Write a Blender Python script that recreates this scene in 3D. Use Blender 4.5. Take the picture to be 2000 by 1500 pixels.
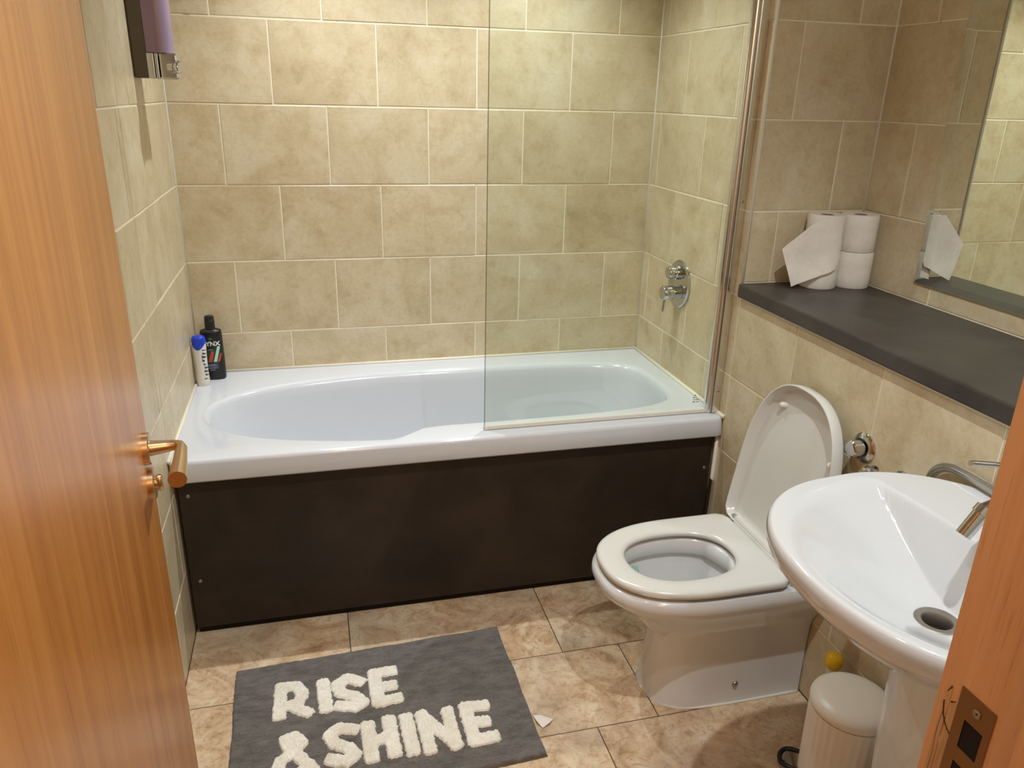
import bpy, bmesh, math, random
from mathutils import Vector, Matrix, noise

# ------------------------------------------------------------------ clear
for o in list(bpy.data.objects):
    bpy.data.objects.remove(o, do_unlink=True)
scene = bpy.context.scene
COL = scene.collection
random.seed(7)

# ------------------------------------------------------------------ key sizes (metres)
W = 1.6576        # bath recess width, left wall x=0, right wall x=W
D = 0.378         # depth of the alcove over the boxed-in cistern wall
YS = -0.730       # front of the bath end wall / alcove side wall
YF = -2.283       # room face of the door wall
H = 2.36          # ceiling
ZR = 0.593        # bath rim
ROWS = [0.2290 + 0.253 * i for i in range(9)]     # horizontal wall joints
PI = math.pi

# ------------------------------------------------------------------ camera
cam_d = bpy.data.cameras.new("camera")
cam = bpy.data.objects.new("camera", cam_d)
COL.objects.link(cam)
cam_d.sensor_fit = 'HORIZONTAL'
cam_d.sensor_width = 36.0
cam_d.lens = 1507.2 / 2000 * 36.0
cam_d.clip_start = 0.02
Rv = Vector((0.96904618, -0.24571025, 0.02399933))
Uv = Vector((0.06454055, 0.34596344, 0.93602554))
Fv = Vector((0.23829396, 0.90550305, -0.35111282))
cam.matrix_world = Matrix(((Rv.x, Uv.x, -Fv.x, 0.41808), (Rv.y, Uv.y, -Fv.y, -2.75950), (Rv.z, Uv.z, -Fv.z, 1.54263), (0, 0, 0, 1)))
scene.camera = cam

# ------------------------------------------------------------------ world, exposure, lights
world = bpy.data.worlds.new("world")
scene.world = world
world.use_nodes = True
world.node_tree.nodes["Background"].inputs[0].default_value = (0.25, 0.17, 0.10, 1)
world.node_tree.nodes["Background"].inputs[1].default_value = 0.05
vs = scene.view_settings
vs.view_transform = 'Standard'
vs.look = 'None'
vs.gamma = 1.0
vs.use_curve_mapping = False
vs.exposure = -0.10

LED = (0.90, 0.965, 1.0)
WARM = (1.0, 0.60, 0.29)
SPOTS = [(0.50, -0.38, 15.0, 112, 1.0), (1.15, -0.38, 15.0, 112, 1.0), (0.50, -2.00, 4.5, 130, 0.7), (1.15, -2.00, 17.0, 130, 0.7)]


def spot(x, y, z, energy, color, size=125, rad=0.014, blend=0.75):
    d = bpy.data.lights.new("downlight_lamp", 'SPOT')
    d.energy = energy * 4.0
    d.color = color
    d.spot_size = math.radians(size)
    d.spot_blend = blend
    d.shadow_soft_size = rad
    o = bpy.data.objects.new("downlight_lamp", d)
    o.location = (x, y, z)
    COL.objects.link(o)
    return o


for sx, sy, se, sa, sb in SPOTS:
    spot(sx, sy, H - 0.03, se, LED, sa, 0.014, sb)
hall = bpy.data.lights.new("hall_lamp", 'POINT')
hall.energy = 19
hall.color = WARM
hall.shadow_soft_size = 0.16
hall_o = bpy.data.objects.new("hall_lamp", hall)
hall_o.location = (0.58, -3.30, 2.08)
COL.objects.link(hall_o)


# ------------------------------------------------------------------ materials
def srgb(r, g, b):
    f = lambda c: (c / 255 / 12.92) if c / 255 <= 0.04045 else ((c / 255 + 0.055) / 1.055) ** 2.4
    return (f(r), f(g), f(b), 1)


def new_mat(name):
    m = bpy.data.materials.new(name)
    m.use_nodes = True
    nt = m.node_tree
    bs = nt.nodes["Principled BSDF"]
    return m, nt, bs


def setp(bs, **kw):
    names = {'col': "Base Color", 'rough': "Roughness", 'metal': "Metallic", 'coat': "Coat Weight", 'coat_rough': "Coat Roughness",
             'spec': "Specular IOR Level", 'trans': "Transmission Weight", 'ior': "IOR", 'sss': "Subsurface Weight", 'sheen': "Sheen Weight",
             'alpha': "Alpha"}
    for k, v in kw.items():
        bs.inputs[names[k]].default_value = v


def plain(name, col, rough=0.5, **kw):
    m, nt, bs = new_mat(name)
    setp(bs, col=col, rough=rough, **kw)
    return m


def node(nt, typ, **props):
    n = nt.nodes.new(typ)
    for k, v in props.items():
        setattr(n, k, v)
    return n


def ramp(nt, stops):
    n = nt.nodes.new("ShaderNodeValToRGB")
    e = n.color_ramp.elements
    while len(e) > len(stops):
        e.remove(e[-1])
    while len(e) < len(stops):
        e.new(0.5)
    for i, (p, c) in enumerate(stops):
        e[i].position = p
        e[i].color = c
    return n


def noise_tex(nt, vec, scale, detail=4, rough=0.55, dist=0.0):
    n = nt.nodes.new("ShaderNodeTexNoise")
    n.inputs["Scale"].default_value = scale
    n.inputs["Detail"].default_value = detail
    n.inputs["Roughness"].default_value = rough
    n.inputs["Distortion"].default_value = dist
    if vec is not None:
        nt.links.new(vec, n.inputs["Vector"])
    return n


def tile_vec(nt):
    """object coordinates shifted by a random amount for each tile"""
    tc = nt.nodes.new("ShaderNodeTexCoord")
    oi = nt.nodes.new("ShaderNodeObjectInfo")
    mul = node(nt, "ShaderNodeVectorMath", operation='MULTIPLY')
    cmb = nt.nodes.new("ShaderNodeCombineXYZ")
    for i in range(3):
        nt.links.new(oi.outputs["Random"], cmb.inputs[i])
    nt.links.new(cmb.outputs[0], mul.inputs[0])
    mul.inputs[1].default_value = (37.0, 61.0, 23.0)
    add = node(nt, "ShaderNodeVectorMath", operation='ADD')
    nt.links.new(tc.outputs["Object"], add.inputs[0])
    nt.links.new(mul.outputs[0], add.inputs[1])
    return add.outputs[0], oi.outputs["Random"]


def mixc(nt, fac, a, b, mode='MIX'):
    n = nt.nodes.new("ShaderNodeMix")
    n.data_type = 'RGBA'
    n.blend_type = mode
    for sock, v in ((n.inputs[0], fac), (n.inputs[6], a), (n.inputs[7], b)):
        if hasattr(v, 'links'):
            nt.links.new(v, sock)
        else:
            sock.default_value = v
    return n.outputs[2]


def bump(nt, bs, height, strength, dist=0.01):
    b = nt.nodes.new("ShaderNodeBump")
    b.inputs["Strength"].default_value = strength
    b.inputs["Distance"].default_value = dist
    nt.links.new(height, b.inputs["Height"])
    nt.links.new(b.outputs[0], bs.inputs["Normal"])


def mat_wall_tile():
    m, nt, bs = new_mat("wall_tile_glaze")
    v, rnd = tile_vec(nt)
    n1 = noise_tex(nt, v, 5.5, 5, 0.6, 0.6)
    r1 = ramp(nt, [(0.30, srgb(198, 180, 146)), (0.52, srgb(212, 197, 165)), (0.72, srgb(220, 208, 182))])
    nt.links.new(n1.outputs[0], r1.inputs[0])
    n2 = noise_tex(nt, v, 17, 7, 0.72, 0.4)
    r2 = ramp(nt, [(0.34, (0.80, 0.74, 0.64, 1)), (0.50, (1, 1, 1, 1))])
    nt.links.new(n2.outputs[0], r2.inputs[0])
    c = mixc(nt, 0.62, r1.outputs[0], r2.outputs[0], 'MULTIPLY')
    n5 = noise_tex(nt, v, 75, 5, 0.75, 0.3)
    r5 = ramp(nt, [(0.36, (0.80, 0.76, 0.68, 1)), (0.56, (1, 1, 1, 1))])
    nt.links.new(n5.outputs[0], r5.inputs[0])
    c = mixc(nt, 0.40, c, r5.outputs[0], 'MULTIPLY')
    rr = ramp(nt, [(0.0, (0.93, 0.92, 0.90, 1)), (1.0, (1.0, 1.0, 1.0, 1))])
    nt.links.new(rnd, rr.inputs[0])
    c = mixc(nt, 1.0, c, rr.outputs[0], 'MULTIPLY')
    nt.links.new(c, bs.inputs["Base Color"])
    setp(bs, rough=0.33, spec=0.45)
    n3 = noise_tex(nt, v, 30, 6, 0.65)
    bump(nt, bs, n3.outputs[0], 0.16, 0.004)
    return m


def mat_floor_tile():
    m, nt, bs = new_mat("floor_stone_vinyl")
    v, rnd = tile_vec(nt)
    n1 = noise_tex(nt, v, 6.5, 8, 0.68, 1.6)
    r1 = ramp(nt, [(0.30, srgb(163, 131, 98)), (0.44, srgb(203, 171, 136)), (0.56, srgb(222, 197, 165)), (0.70, srgb(230, 214, 191))])
    nt.links.new(n1.outputs[0], r1.inputs[0])
    n2 = noise_tex(nt, v, 24, 9, 0.78, 2.0)
    r2 = ramp(nt, [(0.40, (0.52, 0.42, 0.33, 1)), (0.50, (1, 1, 1, 1)), (1.0, (1, 1, 1, 1))])
    nt.links.new(n2.outputs[0], r2.inputs[0])
    c = mixc(nt, 0.55, r1.outputs[0], r2.outputs[0], 'MULTIPLY')
    n4 = noise_tex(nt, v, 3.0, 3, 0.5, 0.5)
    r4 = ramp(nt, [(0.45, (0, 0, 0, 1)), (0.65, (1, 1, 1, 1))])
    nt.links.new(n4.outputs[0], r4.inputs[0])
    sep = node(nt, "ShaderNodeMath", operation='MULTIPLY')
    nt.links.new(r4.outputs[0], sep.inputs[0])
    sep.inputs[1].default_value = 0.35
    c = mixc(nt, sep.outputs[0], c, srgb(165, 156, 143))
    nt.links.new(c, bs.inputs["Base Color"])
    setp(bs, rough=0.42, spec=0.4)
    bump(nt, bs, n2.outputs[0], 0.12, 0.003)
    return m


def mat_grout(name, col, stain, lo=0.60, hi=0.70):
    m, nt, bs = new_mat(name)
    tc = nt.nodes.new("ShaderNodeTexCoord")
    n1 = noise_tex(nt, tc.outputs["Object"], 5.0, 6, 0.7, 0.5)
    r1 = ramp(nt, [(lo, (0, 0, 0, 1)), (hi, (1, 1, 1, 1))])
    nt.links.new(n1.outputs[0], r1.inputs[0])
    c = mixc(nt, r1.outputs[0], col, stain)
    nt.links.new(c, bs.inputs["Base Color"])
    setp(bs, rough=0.8)
    return m


def mat_wood(name, c0, c1, c2, rough=0.36, coat=0.25, scale=1.0):
    m, nt, bs = new_mat(name)
    tc = nt.nodes.new("ShaderNodeTexCoord")
    mp = nt.nodes.new("ShaderNodeMapping")
    mp.inputs["Scale"].default_value = (22 * scale, 22 * scale, 0.9 * scale)
    nt.links.new(tc.outputs["Object"], mp.inputs[0])
    n1 = noise_tex(nt, mp.outputs[0], 1.3, 7, 0.62, 0.5)
    r1 = ramp(nt, [(0.30, c0), (0.50, c1), (0.70, c2)])
    nt.links.new(n1.outputs[0], r1.inputs[0])
    mp2 = nt.nodes.new("ShaderNodeMapping")
    mp2.inputs["Scale"].default_value = (120 * scale, 120 * scale, 7 * scale)
    nt.links.new(tc.outputs["Object"], mp2.inputs[0])
    n2 = noise_tex(nt, mp2.outputs[0], 1.0, 3, 0.6)
    r2 = ramp(nt, [(0.30, (0.50, 0.40, 0.32, 1)), (0.42, (1, 1, 1, 1))])
    nt.links.new(n2.outputs[0], r2.inputs[0])
    c = mixc(nt, 0.35, r1.outputs[0], r2.outputs[0], 'MULTIPLY')
    nt.links.new(c, bs.inputs["Base Color"])
    setp(bs, rough=rough, coat=coat, coat_rough=0.25)
    bump(nt, bs, n2.outputs[0], 0.05, 0.002)
    return m


def mat_panel(name, c0, c1, rough=0.45, scale=5):
    m, nt, bs = new_mat(name)
    tc = nt.nodes.new("ShaderNodeTexCoord")
    n1 = noise_tex(nt, tc.outputs["Object"], scale, 7, 0.66, 0.6)
    r1 = ramp(nt, [(0.32, c0), (0.70, c1)])
    nt.links.new(n1.outputs[0], r1.inputs[0])
    nt.links.new(r1.outputs[0], bs.inputs["Base Color"])
    setp(bs, rough=rough, spec=0.4)
    n2 = noise_tex(nt, tc.outputs["Object"], 45, 4, 0.6)
    bump(nt, bs, n2.outputs[0], 0.08, 0.002)
    return m


def mat_pile(name, c0, c1, scale=260, stretch=(1, 1, 1)):
    m, nt, bs = new_mat(name)
    tc = nt.nodes.new("ShaderNodeTexCoord")
    mp = nt.nodes.new("ShaderNodeMapping")
    mp.inputs["Scale"].default_value = stretch
    nt.links.new(tc.outputs["Object"], mp.inputs[0])
    n1 = noise_tex(nt, mp.outputs[0], scale, 4, 0.7)
    n2 = noise_tex(nt, mp.outputs[0], scale * 0.13, 5, 0.6)
    ad = node(nt, "ShaderNodeMath", operation='ADD')
    nt.links.new(n1.outputs[0], ad.inputs[0])
    nt.links.new(n2.outputs[0], ad.inputs[1])
    hv = node(nt, "ShaderNodeMath", operation='MULTIPLY')
    nt.links.new(ad.outputs[0], hv.inputs[0])
    hv.inputs[1].default_value = 0.5
    r1 = ramp(nt, [(0.36, c0), (0.62, c1)])
    nt.links.new(hv.outputs[0], r1.inputs[0])
    nt.links.new(r1.outputs[0], bs.inputs["Base Color"])
    setp(bs, rough=0.95, spec=0.1, sheen=0.15)
    bump(nt, bs, n1.outputs[0], 0.6, 0.004)
    return m


def mat_glass(name, tint):
    m = bpy.data.materials.new(name)
    m.use_nodes = True
    nt = m.node_tree
    nt.nodes.remove(nt.nodes["Principled BSDF"])
    out = nt.nodes["Material Output"]
    tr = nt.nodes.new("ShaderNodeBsdfTransparent")
    tr.inputs[0].default_value = tint
    gl = nt.nodes.new("ShaderNodeBsdfGlossy")
    gl.inputs["Roughness"].default_value = 0.0
    lw = nt.nodes.new("ShaderNodeLayerWeight")
    lw.inputs[0].default_value = 0.5
    pw = node(nt, "ShaderNodeMath", operation='POWER')
    nt.links.new(lw.outputs["Facing"], pw.inputs[0])
    pw.inputs[1].default_value = 5.0
    fr = node(nt, "ShaderNodeMath", operation='MULTIPLY_ADD')
    nt.links.new(pw.outputs[0], fr.inputs[0])
    fr.inputs[1].default_value = 0.95
    fr.inputs[2].default_value = 0.045
    mx = nt.nodes.new("ShaderNodeMixShader")
    nt.links.new(fr.outputs[0], mx.inputs[0])
    nt.links.new(tr.outputs[0], mx.inputs[1])
    nt.links.new(gl.outputs[0], mx.inputs[2])
    nt.links.new(mx.outputs[0], out.inputs[0])
    return m


def mat_emit(name, col, s):
    m = bpy.data.materials.new(name)
    m.use_nodes = True
    nt = m.node_tree
    nt.nodes.remove(nt.nodes["Principled BSDF"])
    e = nt.nodes.new("ShaderNodeEmission")
    e.inputs[0].default_value = (*col, 1)
    e.inputs[1].default_value = s
    nt.links.new(e.outputs[0], nt.nodes["Material Output"].inputs[0])
    return m


M = {}
M['tile'] = mat_wall_tile()
M['ftile'] = mat_floor_tile()
M['grout'] = mat_grout("wall_grout", srgb(232, 222, 198), srgb(120, 92, 60), 0.66, 0.74)
M['fgrout'] = mat_grout("floor_joint", srgb(74, 58, 42), srgb(45, 34, 25))
M['seal'] = plain("white_silicone", srgb(226, 220, 205), 0.45)
M['acrylic'] = plain("white_acrylic", srgb(208, 211, 217), 0.12, spec=0.5, coat=0.3, coat_rough=0.05)
M['ceramic'] = plain("white_ceramic", srgb(214, 214, 215), 0.10, spec=0.55, coat=0.4, coat_rough=0.04)
M['seatwhite'] = plain("ivory_plastic", srgb(212, 209, 203), 0.22, spec=0.5)
M['panel'] = mat_panel("dark_laminate", srgb(33, 25, 19), srgb(55, 43, 34), 0.45)
M['slate'] = mat_panel("slate_laminate", srgb(54, 49, 45), srgb(74, 68, 63), 0.42, 8)
M['door'] = mat_wood("door_veneer", srgb(174, 108, 48), srgb(194, 126, 58), srgb(208, 143, 74))
M['frame'] = mat_wood("frame_veneer", srgb(212, 158, 110), srgb(223, 171, 122), srgb(229, 180, 133), 0.45, 0.1, 1.6)
M['chrome'] = plain("chrome", (0.58, 0.585, 0.60, 1), 0.06, metal=1.0)
M['alu'] = plain("polished_aluminium", (0.76, 0.73, 0.69, 1), 0.20, metal=1.0)
M['brass'] = plain("satin_nickel", srgb(214, 186, 150), 0.30, metal=1.0)
M['steel'] = plain("dull_steel", (0.42, 0.38, 0.33, 1), 0.42, metal=1.0)
M['glass'] = mat_glass("screen_glass", (0.945, 0.972, 0.935, 1))
M['glass_edge'] = plain("glass_edge", srgb(92, 100, 78), 0.15)
M['bronze'] = plain("dull_bronze", srgb(150, 118, 84), 0.45, metal=1.0)
M['groove'] = plain("split_wood", srgb(84, 56, 34), 0.9)
M['mirror'] = plain("mirror_silver", (0.84, 0.88, 0.84, 1), 0.005, metal=1.0)
M['black'] = plain("black_plastic", srgb(22, 22, 24), 0.32)
M['dark'] = plain("dark_void", srgb(18, 12, 8), 0.9)  # near-black colour stands in for shade under the bath and in holes
M['purple'] = plain("violet_plastic", srgb(150, 128, 152), 0.25, spec=0.5, trans=0.15)
M['dispenser_back'] = plain("dark_olive_plastic", srgb(78, 70, 58), 0.4)
M['paper'] = mat_panel("tissue_paper", srgb(226, 216, 205), srgb(236, 228, 218), 0.95, 30)
M['card'] = plain("grey_card", srgb(140, 125, 105), 0.9)
M['mat_grey'] = mat_pile("grey_pile", srgb(84, 79, 75), srgb(124, 118, 113), 260, (0.6, 1.6, 1))
M['mat_cream'] = mat_pile("cream_tufts", srgb(222, 212, 193), srgb(250, 245, 234), 200)
M['paint'] = plain("painted_plaster", srgb(228, 220, 205), 0.8)
M['ceil'] = plain("ceiling_paint", srgb(238, 234, 226), 0.9)
M['water'] = plain("toilet_water", srgb(150, 160, 152), 0.03, spec=0.5)
M['binwhite'] = plain("white_enamel", srgb(228, 218, 206), 0.35)
M['yellow'] = plain("yellow_plastic", srgb(232, 186, 20), 0.4)
M['white_pl'] = plain("white_plastic", srgb(225, 220, 210), 0.3)
M['blue_pl'] = plain("blue_plastic", srgb(20, 60, 190), 0.2)
M['print_white'] = plain("print_white", srgb(232, 232, 232), 0.5)
M['print_green'] = plain("print_green", srgb(20, 120, 70), 0.5)
M['print_dgreen'] = plain("print_dark_green", srgb(22, 66, 46), 0.5)
M['print_red'] = plain("print_red", srgb(205, 66, 48), 0.5)
M['print_mint'] = plain("print_mint", srgb(176, 222, 200), 0.5)
M['print_navy'] = plain("print_navy", srgb(58, 66, 92), 0.5)
M['print_grey'] = plain("print_grey", srgb(150, 152, 160), 0.5)
M['teal'] = plain("teal_gel", srgb(120, 190, 170), 0.3)
M['etch'] = plain("etched_mark", srgb(120, 124, 118), 0.8)
M['rawwood'] = mat_wood("chipped_wood", srgb(150, 112, 76), srgb(196, 160, 120), srgb(214, 182, 146), 0.8, 0.0, 3.0)
M['led'] = mat_emit("led_lens", LED, 30)
M['bulb'] = mat_emit("warm_bulb", WARM, 8)
M['braid'] = None


def mat_braid():
    m, nt, bs = new_mat("braided_steel")
    setp(bs, col=(0.5, 0.48, 0.45, 1), rough=0.3, metal=1.0)
    tc = nt.nodes.new("ShaderNodeTexCoord")
    w = nt.nodes.new("ShaderNodeTexWave")
    w.inputs["Scale"].default_value = 180
    nt.links.new(tc.outputs["Object"], w.inputs[0])
    bump(nt, bs, w.outputs[1], 0.8, 0.002)
    return m


M['braid'] = mat_braid()


# ------------------------------------------------------------------ object helpers
def root_loc(o):
    v = Vector((0, 0, 0))
    while o is not None:
        v += Vector(o.location)
        o = o.parent
    return v


def link(o, parent=None):
    COL.objects.link(o)
    if parent is not None:
        o.parent = parent
    return o


def mesh_obj(name, V, F, mat, parent=None, smooth=False, origin=None, angle=None):
    """V in world coordinates; the object's origin sits at `origin` (top level) or at its thing's origin"""
    base = root_loc(parent) if parent is not None else Vector(origin or (0, 0, 0))
    me = bpy.data.meshes.new(name)
    me.from_pydata([tuple(Vector(v) - base) for v in V], [], F)
    me.materials.append(mat)
    bm = bmesh.new()
    bm.from_mesh(me)
    bmesh.ops.remove_doubles(bm, verts=bm.verts, dist=1e-6)
    bmesh.ops.recalc_face_normals(bm, faces=bm.faces)
    if smooth:
        for f in bm.faces:
            f.smooth = True
        if angle is not None:
            a = math.radians(angle)
            for e in bm.edges:
                if len(e.link_faces) == 2 and e.calc_face_angle() > a:
                    e.smooth = False
    bm.to_mesh(me)
    bm.free()
    o = bpy.data.objects.new(name, me)
    if parent is None:
        o.location = base
    return link(o, parent)


def thing(name, label, cat, loc, group=None):
    o = bpy.data.objects.new(name, None)
    o.empty_display_size = 0.05
    o.location = loc
    o["label"] = label
    o["category"] = cat
    if group:
        o["group"] = group
    COL.objects.link(o)
    return o


def tag(o, label, cat, group=None):
    o["label"] = label
    o["category"] = cat
    if group:
        o["group"] = group
    return o


def struct(o, label=None):
    o["kind"] = "structure"
    if label:
        o["label"] = label
    return o


def merge(*vfs):
    V, F = [], []
    for v, f in vfs:
        n = len(V)
        V += list(v)
        F += [tuple(i + n for i in q) for q in f]
    return V, F


def xform(vf, fn):
    return [fn(v) for v in vf[0]], vf[1]


def box(x0, x1, y0, y1, z0, z1, bev=0.0):
    """box with chamfered edges (bev = 0: plain)"""
    if bev <= 0:
        V = [(x, y, z) for x in (x0, x1) for y in (y0, y1) for z in (z0, z1)]
        F = [(0, 1, 3, 2), (4, 6, 7, 5), (0, 4, 5, 1), (2, 3, 7, 6), (0, 2, 6, 4), (1, 5, 7, 3)]
        return V, F
    bm = bmesh.new()
    bmesh.ops.create_cube(bm, size=1)
    for v in bm.verts:
        v.co = Vector(((x0 + x1) / 2 + v.co.x * (x1 - x0), (y0 + y1) / 2 + v.co.y * (y1 - y0), (z0 + z1) / 2 + v.co.z * (z1 - z0)))
    bmesh.ops.bevel(bm, geom=list(bm.edges), offset=bev, segments=2, profile=0.5, affect='EDGES')
    bm.verts.index_update()
    V = [tuple(v.co) for v in bm.verts]
    F = [tuple(v.index for v in f.verts) for f in bm.faces]
    bm.free()
    return V, F


def loft(rings, cap0=False, cap1=False, closed=True):
    n = len(rings[0])
    V = [p for r in rings for p in r]
    F = []
    m = n if closed else n - 1
    for i in range(len(rings) - 1):
        for j in range(m):
            k = (j + 1) % n
            F.append((i * n + j, i * n + k, (i + 1) * n + k, (i + 1) * n + j))
    if cap0:
        F.append(tuple(range(n - 1, -1, -1)))
    if cap1:
        b = (len(rings) - 1) * n
        F.append(tuple(range(b, b + n)))
    return V, F


def frame_of(d):
    d = Vector(d).normalized()
    a = Vector((0, 0, 1)) if abs(d.z) < 0.9 else Vector((1, 0, 0))
    u = d.cross(a).normalized()
    return u, d.cross(u).normalized(), d


def tube(path, radii, n=20, cap=True):
    P = [Vector(p) for p in path]
    if not isinstance(radii, (list, tuple)):
        radii = [radii] * len(P)
    rings = []
    u = None
    for i, p in enumerate(P):
        t = (P[min(i + 1, len(P) - 1)] - P[max(i - 1, 0)]).normalized()
        if u is None:
            u, w, _ = frame_of(t)
        else:
            u = (u - t * u.dot(t)).normalized()
            w = t.cross(u)
        if i == 0:
            w = t.cross(u)
        rings.append([tuple(p + (u * math.cos(2 * PI * j / n) + w * math.sin(2 * PI * j / n)) * radii[i]) for j in range(n)])
    return loft(rings, cap, cap)


def lathe(profile, base, axis=(0, 0, 1), n=40, cap0=True, cap1=True):
    """profile: (radius, height along the axis)"""
    u, w, d = frame_of(axis)
    b = Vector(base)
    rings = [[tuple(b + d * h + (u * math.cos(2 * PI * j / n) + w * math.sin(2 * PI * j / n)) * r) for j in range(n)] for r, h in profile]
    return loft(rings, cap0, cap1)


def bezier_path(pts, sub=8):
    """Catmull-Rom through the points"""
    P = [Vector(p) for p in pts]
    Q = [P[0]] + P + [P[-1]]
    out = []
    for i in range(1, len(Q) - 2):
        for k in range(sub):
            t = k / sub
            a, b, c, d = Q[i - 1], Q[i], Q[i + 1], Q[i + 2]
            out.append(0.5 * ((2 * b) + (c - a) * t + (2 * a - 5 * b + 4 * c - d) * t * t + (3 * b - a - 3 * c + d) * t ** 3))
    out.append(P[-1])
    return out


def sgnpow(c, e):
    return math.copysign(abs(c) ** e, c)


def lerp(a, b, t):
    return a + (b - a) * t


def sstep(a, b, x):
    t = max(0.0, min(1.0, (x - a) / (b - a)))
    return t * t * (3 - 2 * t)


# ------------------------------------------------------------------ room shell with single tiles
TILE_MESH = {}


def tile_mesh(plane, w, h, mat):
    """a tile w x h, 8 mm thick, with a chamfered face; centred on its face"""
    key = (plane, round(w, 4), round(h, 4))
    if key in TILE_MESH:
        return TILE_MESH[key]
    t, c = 0.008, 0.0016
    a, b = w / 2, h / 2
    R = []
    for (aa, bb, dd) in ((a, b, -t), (a, b, -c * 0.8), (a - c, b - c, 0.0)):
        R.append([(-aa, -bb, dd), (aa, -bb, dd), (aa, bb, dd), (-aa, bb, dd)])
    V, F = loft(R, True, True)
    conv = {'back': lambda p: (p[0], -p[2], p[1]), 'left': lambda p: (p[2], p[0], p[1]), 'right': lambda p: (-p[2], p[0], p[1]),
            'floor': lambda p: p, 'front': lambda p: (p[0], p[2], p[1])}[plane]
    me = bpy.data.meshes.new("tile")
    me.from_pydata([conv(p) for p in V], [], F)
    me.materials.append(mat)
    bm = bmesh.new()
    bm.from_mesh(me)
    bmesh.ops.recalc_face_normals(bm, faces=bm.faces)
    bm.to_mesh(me)
    bm.free()
    TILE_MESH[key] = me
    return me


def lay(parent, plane, const, u0, u1, z0, z1, joints, zrows, mat, gap=0.0042, name="tile", jitter=0.0006):
    """tiles on a plane: u runs along the wall, joints(row) gives the vertical joints of a row"""
    zs = [z0] + [z for z in zrows if z0 + 0.02 < z < z1 - 0.02] + [z1]
    for i in range(len(zs) - 1):
        a, b = zs[i], zs[i + 1]
        js = joints((a + b) / 2)
        us = [u0] + sorted(j for j in js if u0 + 0.012 < j < u1 - 0.012) + [u1]
        for k in range(len(us) - 1):
            g0, g1 = gap / 2, gap / 2
            w, h = us[k + 1] - us[k] - gap, b - a - gap
            o = bpy.data.objects.new(name, tile_mesh(plane, w, h, mat))
            c, zc = (us[k] + us[k + 1]) / 2, (a + b) / 2
            d = random.uniform(-jitter, jitter)
            o.location = {'back': (c, const - d, zc), 'left': (const + d, c, zc), 'right': (const - d, c, zc),
                          'floor': (c, zc, const + d), 'front': (c, const + d, zc)}[plane]
            link(o, parent)


def row_index(z):
    return sum(1 for r in ROWS if r < z)


def series(start, step, lo, hi):
    out = []
    v = start
    while v > lo:
        v -= step
    while v < hi:
        out.append(v)
        v += step
    return [q for q in out if lo < q < hi]


PITCH = 0.336
odd = lambda z: row_index(z) % 2 == 0        # rows 7,5,3,1 of the photograph

# back wall
wb = struct(mesh_obj("wall_back", *box(-0.06, W + 0.06, 0.0016, 0.07, 0.0, H), M['grout']), "beige tiled wall behind the bath")
lay(wb, 'back', 0.0, 0.0, W, 0.482, H, lambda z: series(0.323 if odd(z) else 0.155, 0.3355, 0, W), ROWS, M['tile'])
# left wall
wl = struct(mesh_obj("wall_left", *box(-0.07, -0.0016, YF, 0.07, 0.0, H), M['grout']), "beige tiled wall on the left beside the bath and door")
jl = lambda z: series(-0.222 if odd(z) else -0.056, PITCH, YF, 0)
lay(wl, 'left', 0.0, -0.69, 0.0, 0.482, H, jl, ROWS, M['tile'])
lay(wl, 'left', 0.0, YF, -0.69, 0.0, H, lambda z: jl(z), ROWS, M['tile'])
# right wall: bath end wall and the boxed-in cistern wall
jr = lambda z: series(-0.228 if odd(z) else -0.056, PITCH, YS, 0)
V, F = merge(box(W + 0.0016, W + D + 0.07, YS + 0.0125, 0.07, 0.0, H), box(W + 0.0016, W + D + 0.07, YF, YS + 0.0125, 0.0, 0.985))
wr = struct(mesh_obj("wall_right", V, F, M['grout']), "beige tiled end wall of the bath and boxed-in wall behind the toilet")
lay(wr, 'right', W, YS, 0.0, 0.482, H, jr, ROWS, M['tile'])
lay(wr, 'right', W, YF, YS + 0.0, 0.0, 0.985, lambda z: series(-0.878 if odd(z) else -1.032, PITCH, YF, YS), ROWS, M['tile'])
# alcove above the ledge
wa = struct(mesh_obj("wall_alcove_end", *box(W + 0.001, W + D + 0.02, YS + 0.0016, YS + 0.012, 1.0, H), M['grout']), "beige tiled short end wall of the ledge alcove")
lay(wa, 'back', YS, W, W + D, 1.03, H, lambda z: [1.748, 2.084] if odd(z) else [1.916], ROWS, M['tile'])
wm = struct(mesh_obj("wall_alcove_back", *box(W + D + 0.0016, W + D + 0.07, YF, YS + 0.01, 0.985, H), M['grout']), "beige tiled wall behind the mirror")
lay(wm, 'right', W + D, YF, YS, 1.03, H, lambda z: series(-1.05 if odd(z) else -0.882, PITCH, YF, YS), ROWS, M['tile'])
# floor
fl = struct(mesh_obj("floor", *box(-0.07, W + D + 0.07, YF, 0.07, -0.06, -0.0014), M['fgrout']), "brown and grey stone-effect tiled bathroom floor")
FROWS = [-2.20, -1.90, -1.60, -1.297, -1.0]


def fj(y):
    i = sum(1 for r in FROWS if r > y)
    return series(0.6225 if i % 2 else 0.449, 0.609, 0, W)


lay(fl, 'floor', 0.0, 0.0, W, YF, -0.40, fj, FROWS, M['ftile'], gap=0.0026, jitter=0.0002)
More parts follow.
